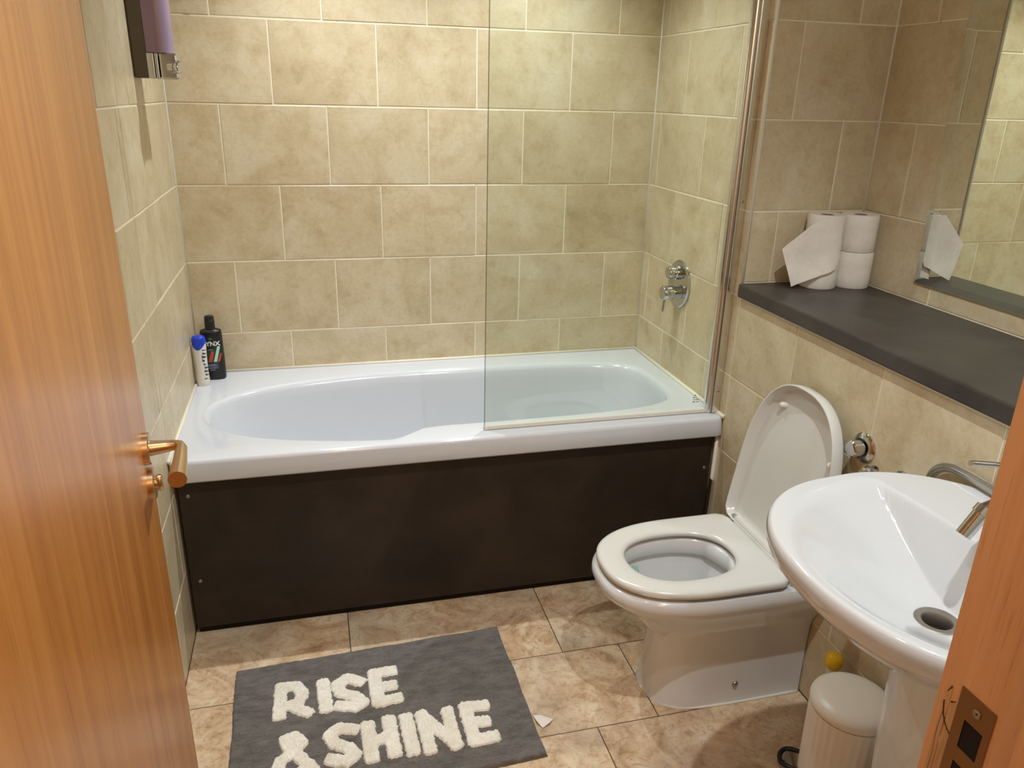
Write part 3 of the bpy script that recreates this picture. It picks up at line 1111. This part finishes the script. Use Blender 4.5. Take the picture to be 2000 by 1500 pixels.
# hinge bar
mesh_obj("hinge_bar", *merge(tube([(1.547, TY + 0.130, 0.420), (1.547, TY - 0.130, 0.420)], 0.0145, 24), box(1.520, 1.546, TY - 0.126, TY + 0.126, 0.404, 0.418, 0.003)), M['seatwhite'], to, True, angle=40)
for s in (-1, 1):
    mesh_obj("hinge_cap", *merge(tube([(1.545, TY + s * 0.131, 0.416), (1.545, TY + s * 0.152, 0.416)], 0.0115, 24), lathe([(0.016, 0.0), (0.016, 0.012), (0.010, 0.014)], (1.545, TY + s * 0.142, 0.392), (0, 0, 1), 24)), M['chrome'], to, True, angle=40)
# lid: a shallow dish standing upright
LA = math.radians(9.0)
ld, ln_ = Vector((math.sin(LA), 0, math.cos(LA))), Vector((-math.cos(LA), 0, math.sin(LA)))
LB = Vector((1.566, 0, 0.412))


def lidpt(p, d):
    u = 1.528 - p[0]           # distance from the hinge line
    q = LB + ld * u + ln_ * d
    return (q.x, p[1], q.z)


LR = [(0.012, 0.0, 0), (0.004, 0.002, 0), (0.0, 0.008, 0), (0.0, 0.034, 0), (0.0012, 0.0365, 0), (0.0035, 0.0365, 0), (0.005, 0.034, 0), (0.008, 0.013, 0), (0.016, 0.0075, 0), (0.030, 0.006, 0)]
rings = [[lidpt(p, d) for p in dout(0, inset=i_, hw=0.187, xf=1.078)] for i_, d, _ in LR]
c0 = [lidpt((1.31 + (p[0] - 1.31) * 0.5, TY + (p[1] - TY) * 0.5), 0.0055) for p in dout(0)]
rings.append(c0)
back = [lidpt((1.31 + (p[0] - 1.31) * 0.5, TY + (p[1] - TY) * 0.5), 0.0) for p in dout(0)]
rings = [back] + rings
lid = mesh_obj("lid", *loft(rings, True, True), M['seatwhite'], to, True, angle=50)
for (px_, py_) in ((1.155, 0.095), (1.22, -0.142)):
    q = Vector(lidpt((px_, TY + py_), 0.006))
    mesh_obj("lid_buffer", *lathe([(0.0085, 0.0), (0.0085, 0.012), (0.006, 0.016), (0.002, 0.017)], q, tuple(ln_), 18), M['white_pl'], lid, True, angle=60)
struct(mesh_obj("trim_8", *merge(tube(bezier_path([(W - 0.01, TY - 0.117, 0.002), (1.44, TY - 0.117, 0.002), (1.32, TY - 0.108, 0.002), (1.255, TY - 0.075, 0.002), (1.224, TY, 0.002)], 6), 0.004, 8)), M['seal'], None, True), "white sealant line around the toilet foot")

# flush button
fb = thing("flush_button", "round chrome flush button on tiled wall beside the raised lid", "flush button", (W, -1.358, 0.778))
mesh_obj("button_plate", *lathe([(0.037, 0.0), (0.037, 0.003), (0.032, 0.008), (0.024, 0.010), (0.024, 0.004)], (W - 0.001, -1.358, 0.778), (-1, 0, 0), 40), M['chrome'], fb, True, angle=40)
mesh_obj("push_button", *lathe([(0.020, 0.0), (0.020, 0.032), (0.017, 0.035), (0.003, 0.0355)], (W - 0.006, -1.358, 0.778), (-1, 0, 0), 36), M['chrome'], fb, True, angle=40)

# toilet roll holder peeping over the basin edge
rh = thing("toilet_roll_holder", "chrome wall holder half hidden behind the far edge of the basin", "roll holder", (W, -1.44, 0.74))
mesh_obj("wall_rose", *lathe([(0.026, 0.0), (0.026, 0.006), (0.012, 0.010), (0.012, 0.030)], (W - 0.001, -1.49, 0.755), (-1, 0, 0), 28), M['chrome'], rh, True, angle=40)
mesh_obj("holder_arm", *tube([(W - 0.028, -1.49, 0.755), (W - 0.05, -1.49, 0.755)], 0.010, 20), M['chrome'], rh, True, angle=40)
mesh_obj("roll_spindle", *merge(tube([(W - 0.05, -1.448, 0.758), (W - 0.05, -1.545, 0.758)], 0.016, 24), tube([(W - 0.05, -1.440, 0.758), (W - 0.05, -1.449, 0.758)], 0.022, 24), tube([(W - 0.05, -1.50, 0.758), (W - 0.05, -1.512, 0.758)], 0.019, 24)), M['chrome'], rh, True, angle=40)

# ------------------------------------------------------------------ wash basin
BCX, BCY, BZ = 1.418, -1.872, 0.842
BRX, BRY = 0.278, 0.300
ba = thing("wash_basin", "white ceramic wash basin with pedestal on the right wall near the door frame", "basin", (1.45, BCY, 0.0))
BW = W - 0.006


def bas(t, k=1.0, z=BZ):
    e = lerp(1.0, 2 / 2.25, sstep(0.3, 0.9, k))
    x = BCX + BRX * k * sgnpow(math.cos(t), e)
    y = BCY + BRY * k * sgnpow(math.sin(t), e)
    return (min(x, BW), y, z)


NB = 240
tt = [2 * PI * j / NB for j in range(NB)]
DRX, DRY, DRZ = 1.409, -1.885, 0.712


def basin_top(x, y):
    DECK = 1.487 - 0.37 * (y - BCY) ** 2
    foot = 1.447 - 0.20 * (y - BCY) ** 2
    r = math.hypot((x - BCX) / BRX, (y - BCY) / BRY)
    rim = BZ
    # bowl: elliptical dish with its low point at the waste
    rd = math.hypot((x - DRX) / (BRX * 0.87), (y - DRY) / (BRY * 0.87))
    bowl = DRZ + (BZ - 0.004 - DRZ) * (min(rd, 1.3) ** 1.5)
    # back facet rising to the tap deck
    facet = DRZ - 0.004 + (BZ + 0.004 - DRZ) * ((x - foot) / (DECK - foot))
    # smooth max
    k = 0.006
    d = bowl - facet
    h = max(0.0, min(1.0, 0.5 + 0.5 * d / k))
    z = lerp(facet, bowl, h) + k * h * (1 - h)
    deck = BZ + 0.004
    # smooth min with the deck / rim level
    k2 = 0.015
    top = lerp(BZ - 0.001, deck, sstep(DECK - 0.10, DECK + 0.02, x))
    d = top - z
    h = max(0.0, min(1.0, 0.5 + 0.5 * d / k2))
    z = lerp(top, z, h) - k2 * h * (1 - h)
    return z


rings = []
# underside first
for k, z in ((0.30, 0.668), (0.46, 0.680), (0.62, 0.704), (0.76, 0.740), (0.86, 0.762), (0.925, 0.782), (0.945, 0.786), (0.985, 0.800), (1.0, 0.814), (1.0, 0.826), (0.992, 0.836), (0.978, 0.8405)):
    rings.append([bas(t, k, z) for t in tt])
for k in [0.97 - 0.0105 * i for i in range(82)]:
    ring = []
    for t in tt:
        x, y, _ = bas(t, k)
        # shift rings towards the waste as they shrink
        f = 1 - k
        ox, oy = (DRX - BCX) * (1 - k) ** 2, (DRY - BCY) * (1 - k) ** 2
        ring.append((min(x + ox, BW), y + oy, basin_top(x + ox, y + oy)))
    rings.append(ring)
rings.append([(DRX + 0.028 * math.cos(t), DRY + 0.028 * math.sin(t), DRZ - 0.004) for t in tt])
rings.append([(DRX + 0.026 * math.cos(t), DRY + 0.026 * math.sin(t), DRZ - 0.034) for t in tt])
rings.append([(DRX + 0.021 * math.cos(t), DRY + 0.021 * math.sin(t), DRZ - 0.036) for t in tt])
mesh_obj("bowl", *loft(rings, True, True), M['ceramic'], ba, True, angle=75)
ws = mesh_obj("waste_ring", *lathe([(0.037, -0.002), (0.037, 0.003), (0.034, 0.0045), (0.0255, 0.003), (0.0235, 0.0), (0.023, -0.028), (0.004, -0.030)], (DRX, DRY, DRZ + 0.005), (-0.02, 0, 1), 40, False, True), M['steel'], ba, True, angle=40)
mesh_obj("waste_hole", *lathe([(0.0215, 0.0), (0.0215, 0.0015), (0.002, 0.0016)], (DRX, DRY, DRZ - 0.019), (0, 0, 1), 28), M['dark'], ws)
pd = []
for hw, xf, z in ((0.130, 1.470, 0.0), (0.134, 1.466, 0.02), (0.146, 1.456, 0.12), (0.156, 1.446, 0.30), (0.162, 1.438, 0.50), (0.166, 1.430, 0.64), (0.167, 1.428, 0.672)):
    ring = []
    for j in range(49):
        a = PI / 2 + PI * j / 48
        ring.append((1.585 + (1.585 - xf) * (sgnpow(math.cos(a), 0.8) if abs(math.cos(a)) > 1e-9 else 0), BCY + hw * sgnpow(math.sin(a), 0.8), z))
    ring += [(BW, BCY - hw, z), (BW, BCY + hw, z)]
    pd.append(ring)
mesh_obj("pedestal", *loft(pd, True, True), M['ceramic'], ba, True, angle=50)

# mixer tap
tp = thing("mixer_tap", "chrome basin mixer tap with pin lever at the back of the basin", "tap", (1.575, BCY, BZ))
mesh_obj("tap_body", *lathe([(0.027, 0.004), (0.027, 0.008), (0.0225, 0.011), (0.0225, 0.115), (0.021, 0.118), (0.021, 0.124), (0.0225, 0.127), (0.0225, 0.160), (0.019, 0.164)], (1.575, BCY, BZ), (0, 0, 1), 36), M['chrome'], tp, True, angle=40)
spt = mesh_obj("spout", *tube([(1.560, BCY, 0.938), (1.510, BCY, 0.932), (1.457, BCY, 0.918)], 0.0135, 24), M['chrome'], tp, True, angle=40)
mesh_obj("nozzle", *merge(tube([(1.464, BCY, 0.924), (1.455, BCY, 0.913)], [0.0155, 0.0155], 24), tube([(1.457, BCY, 0.916), (1.430, BCY, 0.877)], [0.013, 0.0125], 24)), M['chrome'], spt, True, angle=40)
mesh_obj("pin_lever", *tube([(1.565, BCY, 0.988), (1.480, BCY, 1.000), (1.408, BCY, 1.012)], [0.005, 0.005, 0.0048], 18), M['chrome'], tp, True, angle=40)

# braided hose behind the basin
hs = mesh_obj("flexible_hose", *tube(bezier_path([(1.640, -1.574, 0.70), (1.640, -1.578, 0.80), (1.640, -1.590, 0.836), (1.641, -1.618, 0.8545), (1.641, -1.660, 0.8600), (1.641, -1.72, 0.8595), (1.641, -1.78, 0.8585), (1.641, -1.86, 0.858), (1.641, -1.93, 0.8575)], 8), 0.0095, 18), M['braid'], None, True, origin=(1.64, -1.7, 0.858), angle=60)
tag(hs, "braided steel flexible hose lying along the wall behind the basin", "hose")

# ------------------------------------------------------------------ bin and cleaner bottle
bi = thing("pedal_bin", "small white ribbed pedal bin with domed lid beside the basin pedestal", "bin", (1.553, -1.598, 0.0))
bcx, bcy, br = 1.553, -1.598, 0.092
nb = 192
R = []
for k, z in ((0.93, 0.010), (0.95, 0.012), (0.955, 0.03), (0.99, 0.230), (0.99, 0.240)):
    R.append([(bcx + br * k * (1 + 0.007 * math.cos(32 * 2 * PI * j / nb)) * math.cos(2 * PI * j / nb), bcy + br * k * (1 + 0.007 * math.cos(32 * 2 * PI * j / nb)) * math.sin(2 * PI * j / nb), z) for j in range(nb)])
mesh_obj("bin_body", *loft(R, True, True), M['binwhite'], bi, True, angle=50)
mesh_obj("bin_lid", *lathe([(0.0915, 0.2425), (0.0925, 0.244), (0.0925, 0.254), (0.0905, 0.260), (0.084, 0.267), (0.070, 0.2725), (0.045, 0.2765), (0.015, 0.278), (0.001, 0.278)], (bcx, bcy, 0), (0, 0, 1), 64), M['binwhite'], bi, True, angle=50)
mesh_obj("base_ring", *lathe([(0.087, 0.0), (0.0905, 0.002), (0.0905, 0.012), (0.087, 0.014)], (bcx, bcy, 0), (0, 0, 1), 48), M['black'], bi, True, angle=40)
pdir = Vector((-0.74, 0.67, 0)).normalized()
pside = Vector((-pdir.y, pdir.x, 0))
pc = Vector((bcx, bcy, 0.036))
loop = [pc + pdir * 0.080 + pside * 0.030, pc + pdir * 0.105 + pside * 0.030 + Vector((0, 0, 0.002)), pc + pdir * 0.124 + pside * 0.022, pc + pdir * 0.131, pc + pdir * 0.124 - pside * 0.022, pc + pdir * 0.105 - pside * 0.030 + Vector((0, 0, 0.002)), pc + pdir * 0.080 - pside * 0.030]
pe = mesh_obj("foot_pedal", *tube(bezier_path([p - Vector((0, 0, 0.006)) for p in loop], 6), 0.006, 12), M['black'], bi, True)
q = []
for (a, b_) in ((0.086, 0.024), (0.120, 0.016)):
    q.append((pc + pdir * a + pside * b_, pc + pdir * a - pside * b_))
Vp = [q[0][0], q[1][0], q[1][1], q[0][1]]
Vp = [tuple(v + Vector((0, 0, -0.003))) for v in Vp] + [tuple(v + Vector((0, 0, -0.008))) for v in Vp]
mesh_obj("pedal_plate", Vp, [(0, 1, 2, 3), (7, 6, 5, 4), (0, 4, 5, 1), (1, 5, 6, 2), (2, 6, 7, 3), (3, 7, 4, 0)], M['chrome'], pe)

cb = thing("cleaner_bottle", "white cleaner bottle with yellow cap behind the pedal bin", "bottle", (1.606, -1.455, 0.0))
cx_, cy_ = 1.606, -1.455
nq = 36
R = []
for rx_, ry_, z in ((0.030, 0.020, 0.0), (0.034, 0.024, 0.006), (0.034, 0.024, 0.11), (0.032, 0.023, 0.14), (0.024, 0.020, 0.172), (0.017, 0.016, 0.195), (0.015, 0.015, 0.212), (0.014, 0.014, 0.224)):
    R.append([(cx_ + rx_ * math.cos(2 * PI * j / nq), cy_ + ry_ * math.sin(2 * PI * j / nq), z) for j in range(nq)])
mesh_obj("bottle_body", *loft(R, True, True), M['white_pl'], cb, True, angle=60)
mesh_obj("yellow_cap", *lathe([(0.013, 0.0), (0.0185, 0.006), (0.0225, 0.018), (0.0215, 0.030), (0.0185, 0.037), (0.012, 0.041), (0.003, 0.042)], (cx_ - 0.001, cy_, 0.222), (0.12, -0.05, 1), 30), M['yellow'], cb, True, angle=60)

# ------------------------------------------------------------------ bath mat with tufted letters
TL, TR_, BR_, BL_ = Vector((0.132, -0.885)), Vector((0.893, -0.853)), Vector((0.902, -1.362)), Vector((0.142, -1.398))
mt = thing("bath_mat", "grey tufted bath mat with cream RISE & SHINE lettering on the floor", "bath mat", (0.52, -1.12, 0.0))


def mat_height(x, y):
    h = 0.0125
    h += 0.0016 * noise.noise((x * 9, y * 26, 3.1)) + 0.0022 * noise.noise((x * 3.2, y * 4.5, 1.7))
    h += 0.0011 * noise.noise((x * 120, y * 260, 0.4))
    # a soft fold across the mat
    h += 0.0035 * math.exp(-((y + 1.118 + 0.02 * math.sin(x * 9) - 0.03 * x) / 0.012) ** 2) * sstep(0.45, 0.2, x)
    h += 0.003 * math.exp(-((y + 1.02 + 0.22 * (x - 0.75)) / 0.014) ** 2) * sstep(0.55, 0.75, x)
    return h


nx, ny = 300, 200
V, F = [], []
for j in range(ny + 1):
    v = j / ny
    for i in range(nx + 1):
        u = i / nx
        p = TL.lerp(TR_, u).lerp(BL_.lerp(BR_, u), v)
        e = min(u * 0.765, (1 - u) * 0.765, v * 0.51, (1 - v) * 0.51)
        wob = 0.004 * noise.noise((p.x * 9, p.y * 9, 8.0)) + 0.0015 * noise.noise((p.x * 60, p.y * 60, 2.0))
        q = p + Vector((wob, wob * 0.8))
        f = 1 - (1 - min(1.0, e / 0.009)) ** 2
        V.append((q.x, q.y, 0.0008 + (mat_height(q.x, q.y) - 0.0008) * math.sqrt(max(f, 0.0))))
for j in range(ny):
    for i in range(nx):
        a = j * (nx + 1) + i
        F.append((a, a + nx + 1, a + nx + 2, a + 1))
top = len(V)
edge = [i for i in range(nx + 1)] + [j * (nx + 1) + nx for j in range(1, ny + 1)] + [ny * (nx + 1) + i for i in range(nx - 1, -1, -1)] + [j * (nx + 1) for j in range(ny - 1, 0, -1)]
V += [(V[i][0], V[i][1], 0.0003) for i in edge]
for k in range(len(edge)):
    k2 = (k + 1) % len(edge)
    F.append((edge[k], edge[k2], top + k2, top + k))
F.append(tuple(top + k for k in range(len(edge))))
mesh_obj("mat_pile", V, F, M['mat_grey'], mt, True)

LETTERS = [('R', [[(0.256, -0.985), (0.254, -1.093)], [(0.256, -0.985), (0.295, -0.988), (0.313, -1.021), (0.301, -1.055), (0.267, -1.061)], [(0.286, -1.063), (0.326, -1.097)]]),
           ('I', [[(0.366, -0.993), (0.373, -1.093)]]),
           ('S', [[(0.465, -1.01), (0.433, -0.989), (0.403, -1.01), (0.414, -1.044), (0.45, -1.065), (0.469, -1.09), (0.448, -1.102), (0.406, -1.09)]]),
           ('E', [[(0.506, -0.986), (0.51, -1.099)], [(0.506, -0.986), (0.557, -0.985)], [(0.509, -1.044), (0.551, -1.043)], [(0.51, -1.099), (0.561, -1.095)]]),
           ('ampersand', [[(0.336, -1.283), (0.277, -1.199), (0.27, -1.175), (0.293, -1.17), (0.31, -1.193), (0.295, -1.217), (0.26, -1.241), (0.255, -1.27), (0.277, -1.299), (0.307, -1.294), (0.326, -1.264)]]),
           ('S', [[(0.44, -1.18), (0.403, -1.167), (0.378, -1.187), (0.391, -1.218), (0.425, -1.239), (0.437, -1.262), (0.415, -1.279), (0.378, -1.264)]]),
           ('H', [[(0.475, -1.174), (0.477, -1.283)], [(0.529, -1.168), (0.533, -1.28)], [(0.478, -1.231), (0.53, -1.226)]]),
           ('I', [[(0.573, -1.17), (0.578, -1.284)]]),
           ('N', [[(0.614, -1.17), (0.62, -1.29)], [(0.614, -1.17), (0.686, -1.289)], [(0.681, -1.17), (0.686, -1.289)]]),
           ('E', [[(0.731, -1.168), (0.733, -1.284)], [(0.731, -1.168), (0.782, -1.173)], [(0.732, -1.227), (0.774, -1.228)], [(0.733, -1.284), (0.785, -1.282)]])]


def cap_d(q, t, hw, r=0.009):
    return math.hypot(max(q - hw + r, 0.0), max(t - hw * 0.8 + r, 0.0)) - r


def stroke_d(px_, py_, a, b, e0, e1, hw):
    """distance to a brush stroke: flat ends where a stroke begins or stops, round joints inside it"""
    L = math.hypot(b[0] - a[0], b[1] - a[1])
    ux, uy = (b[0] - a[0]) / L, (b[1] - a[1]) / L
    t = (px_ - a[0]) * ux + (py_ - a[1]) * uy
    q = abs((py_ - a[1]) * ux - (px_ - a[0]) * uy)
    if t < 0:
        return cap_d(q, -t, hw) if e0 else math.hypot(q, t) - hw
    if t > L:
        return cap_d(q, t - L, hw) if e1 else math.hypot(q, t - L) - hw
    return q - hw


for nm, strokes in LETTERS:
    hw = {'ampersand': 0.0170, 'S': 0.0185, 'N': 0.0180, 'R': 0.0180}.get(nm, 0.0192)
    segs = [(a, b, i == 0, i == len(s) - 2) for s in strokes for i, (a, b) in enumerate(zip(s, s[1:]))]
    xs = [p[0] for s in strokes for p in s]
    ys = [p[1] for s in strokes for p in s]
    g = 0.0022
    x0, y0 = min(xs) - 0.026, min(ys) - 0.026
    cxn, cyn = int((max(xs) + 0.026 - x0) / g) + 1, int((max(ys) + 0.026 - y0) / g) + 1
    sd_ = {}
    for i in range(cxn + 1):
        for j in range(cyn + 1):
            x, y = x0 + i * g, y0 + j * g
            d = min(stroke_d(x, y, a, b, e0, e1, hw) for a, b, e0, e1 in segs)
            d += 0.0030 * noise.noise((x * 95, y * 95, 5.0)) + 0.0024 * noise.noise((x * 240, y * 240, 9.0))
            sd_[i, j] = d
    V, F, idx = [], [], {}

    def vid(i, j):
        if (i, j) not in idx:
            x, y = x0 + i * g, y0 + j * g
            d = -sd_[i, j]
            f = max(0.0, min(1.0, d / 0.0032))
            h = mat_height(x, y) - 0.001 + 0.0070 * math.sqrt(f) + (0.0022 * noise.noise((x * 300, y * 300, 7.0)) + 0.0012 * noise.noise((x * 130, y * 130, 2.0))) * f
            if d < 0.0005:
                h = mat_height(x, y) - 0.003
            idx[i, j] = len(V)
            V.append((x, y, h))
        return idx[i, j]
    for i in range(cxn):
        for j in range(cyn):
            if min(sd_[i, j], sd_[i + 1, j], sd_[i, j + 1], sd_[i + 1, j + 1]) < 0:
                F.append((vid(i, j), vid(i + 1, j), vid(i + 1, j + 1), vid(i, j + 1)))
    lo_ = mesh_obj("letter", V, F, M['mat_cream'], mt, True)
    lo_["label"] = "raised cream tufted letter " + nm if nm != 'ampersand' else "raised cream tufted ampersand sign"

# scrap of paper by the mat
sp = [(0.903, -1.222), (0.922, -1.232), (0.952, -1.247), (0.938, -1.262), (0.916, -1.270), (0.906, -1.252)]
V = [(0.926, -1.247, 0.011)] + [(x, y, 0.001 + 0.006 * (i % 2)) for i, (x, y) in enumerate(sp)]
V2 = [(x, y, z + 0.0006) for x, y, z in V]
F = [(0, i, i % 6 + 1) for i in range(1, 7)] + [(7, i % 6 + 8, i + 7) for i in range(1, 7)] + [(i, i % 6 + 1, i % 6 + 8, i + 7) for i in range(1, 7)]
tag(mesh_obj("paper_scrap", V + V2, F, M['paper'], None, origin=(0.926, -1.247, 0)), "small crumpled white paper scrap at the right edge of the grey mat", "paper")

# ------------------------------------------------------------------ door, frame
Eh, Ee = Vector((0.2120, -2.365)), Vector((0.1302, -1.480))
dd = (Ee - Eh).normalized()
dn = Vector((dd.y, -dd.x))           # face normal, towards the room side in view
if dn.x < 0:
    dn = -dn
door = struct(mesh_obj("door_1", [], [], M['door'], None, origin=(Eh.x, Eh.y, 0.0)), "orange wood veneer door standing open on the left")


def dw(a, b, z):
    """door coordinates: a from the hinge, b out of the visible face"""
    p = Eh + dd * a + dn * b
    return (p.x, p.y, z)


DWID = (Ee - Eh).length
V, F = box(0.0, DWID, -0.044, 0.0, 0.008, 2.03, 0.0015)
bpy.data.objects.remove(door, do_unlink=True)
door = struct(mesh_obj("door_1", [dw(*v) for v in V], F, M['door'], None, origin=(Eh.x, Eh.y, 0.0)), "orange wood veneer door standing open on the left")
HA, HZ = DWID - 0.058, 1.000
dnv = (dn.x, dn.y, 0.0)
rs = mesh_obj("handle_rose", *lathe([(0.026, 0.0), (0.026, 0.0085), (0.0245, 0.010), (0.012, 0.0102)], dw(HA, 0.0, HZ), dnv, 48), M['brass'], door, True, angle=40)
P = [dw(HA, 0.010, HZ), dw(HA, 0.014, HZ), dw(HA, 0.034, HZ + 0.0005), dw(HA, 0.046, HZ + 0.001), dw(HA - 0.004, 0.0530, HZ + 0.001), dw(HA - 0.014, 0.0565, HZ), dw(HA - 0.05, 0.0560, HZ - 0.002), dw(HA - 0.118, 0.0545, HZ - 0.004)]
mesh_obj("lever_handle", *tube(P, [0.0125, 0.0122, 0.0098, 0.0086, 0.0086, 0.0090, 0.0105, 0.0135], 28), M['brass'], door, True, angle=50)
tz = HZ - 0.062
mesh_obj("thumbturn_rose", *lathe([(0.026, 0.0), (0.026, 0.0085), (0.0245, 0.010), (0.012, 0.0102)], dw(HA, 0.0, tz), dnv, 48), M['brass'], door, True, angle=40)
mesh_obj("thumbturn_knob", *merge(lathe([(0.009, 0.0), (0.009, 0.010)], dw(HA, 0.009, tz), dnv, 24), loft([[dw(HA + 0.015 * kk * math.cos(2 * PI * j / 28) * 0.6, 0.012 + b_, tz + 0.015 * kk * math.sin(2 * PI * j / 28)) for j in range(28)] for kk, b_ in ((0.85, 0.0), (1.0, 0.002), (1.0, 0.007), (0.85, 0.009))], True, True)), M['brass'], door, True, angle=40)

# frame lining (both sides and head) with stop and strike plate
FY0, FY1 = YF - 0.135, YF + 0.002
V, F = merge(box(JX + 0.0, JX + 0.032, FY0, FY1, 0.0, 2.065, 0.0012), box(HX - 0.032, HX, FY0, FY1, 0.0, 2.065, 0.0012), box(HX - 0.032, JX + 0.032, FY0, FY1, 2.045, 2.075, 0.0012),
             box(JX - 0.013, JX + 0.0005, FY0 + 0.020, YF - 0.093, 0.0, 2.045, 0.001), box(HX - 0.0005, HX + 0.013, FY0 + 0.020, YF - 0.093, 0.0, 2.045, 0.001))
fr = struct(mesh_obj("trim_9", V, F, M['frame'], None, origin=(JX, YF, 0)), "pale wood door frame jamb on the right with strike plate")
sy0, sy1 = -2.345, -2.306           # strike plate, along the depth of the lining
px0 = JX - 0.0012
plate = [box(px0, JX - 0.0006, a_, b_, c_, d_) for a_, b_, c_, d_ in ((sy0, sy1, 1.004, 1.034), (sy0, sy0 + 0.007, 0.972, 1.004), (sy1 - 0.011, sy1, 0.972, 1.004), (sy0, sy1, 0.955, 0.972), (sy0, sy0 + 0.007, 0.905, 0.955), (sy1 - 0.011, sy1, 0.905, 0.955), (sy0, sy1, 0.885, 0.905))]
spl = mesh_obj("strike_plate", *merge(*plate), M['bronze'], fr)
mesh_obj("latch_recess", *box(JX - 0.0004, JX + 0.004, sy0 + 0.0065, sy1 - 0.0105, 0.9, 1.006), M['dark'], spl)
mesh_obj("plate_screw", *lathe([(0.0045, 0.0), (0.0045, 0.0008), (0.0025, 0.0002), (0.001, 0.0)], (px0, -2.327, 1.019), (-1, 0, 0), 20), M['steel'], spl, True)
# thin curved dark groove beside the strike plate, and chipped wood around it
mesh_obj("curved_groove", *tube(bezier_path([(JX - 0.0008, -2.2915, 1.004), (JX - 0.0008, -2.2945, 0.990), (JX - 0.0008, -2.300, 0.981), (JX - 0.0008, -2.306, 0.976)], 5), 0.0009, 8), M['groove'], spl, True)
mesh_obj("split_groove", *merge(tube(bezier_path([(JX - 0.0004, -2.2935, 0.998), (JX - 0.0004, -2.2920, 0.970), (JX - 0.0004, -2.2935, 0.940), (JX - 0.0004, -2.2930, 0.880)], 4), [0.0006] * 13, 6), tube([(JX - 0.0004, -2.3035, 1.012), (JX - 0.0004, -2.2985, 1.008)], 0.0008, 6), tube([(JX - 0.0004, -2.2955, 1.024), (JX - 0.0004, -2.2925, 1.016)], 0.0008, 6)), M['groove'], fr, True)
ch = []
rng = random.Random(3)
for (ya, yb_, za, zb) in ((-2.306, -2.296, 0.90, 1.012), (-2.2965, -2.290, 0.87, 1.020)):
    pts = []
    for k in range(14):
        f = k / 13
        pts.append((lerp(ya, yb_, 0.5 + 0.5 * math.sin(f * PI) * rng.uniform(0.5, 1.0)), lerp(za, zb, f)))
    Vc = [(JX - 0.0009, ya, z) for _, z in pts] + [(JX - 0.0009, y, z) for y, z in pts]
    Vc += [(JX + 0.001, p[1], p[2]) for p in Vc]
    n1 = 14
    Fc = [(i, i + 1, n1 + i + 1, n1 + i) for i in range(n1 - 1)]
    Fc += [tuple(q + 2 * n1 for q in reversed(f)) for f in Fc]
    bd = list(range(n1)) + list(range(2 * n1 - 1, n1 - 1, -1))
    Fc += [(bd[i], bd[(i + 1) % len(bd)], bd[(i + 1) % len(bd)] + 2 * n1, bd[i] + 2 * n1) for i in range(len(bd))]
    ch.append((Vc, Fc))
mesh_obj("chipped_edge", *merge(*ch), M['rawwood'], fr)
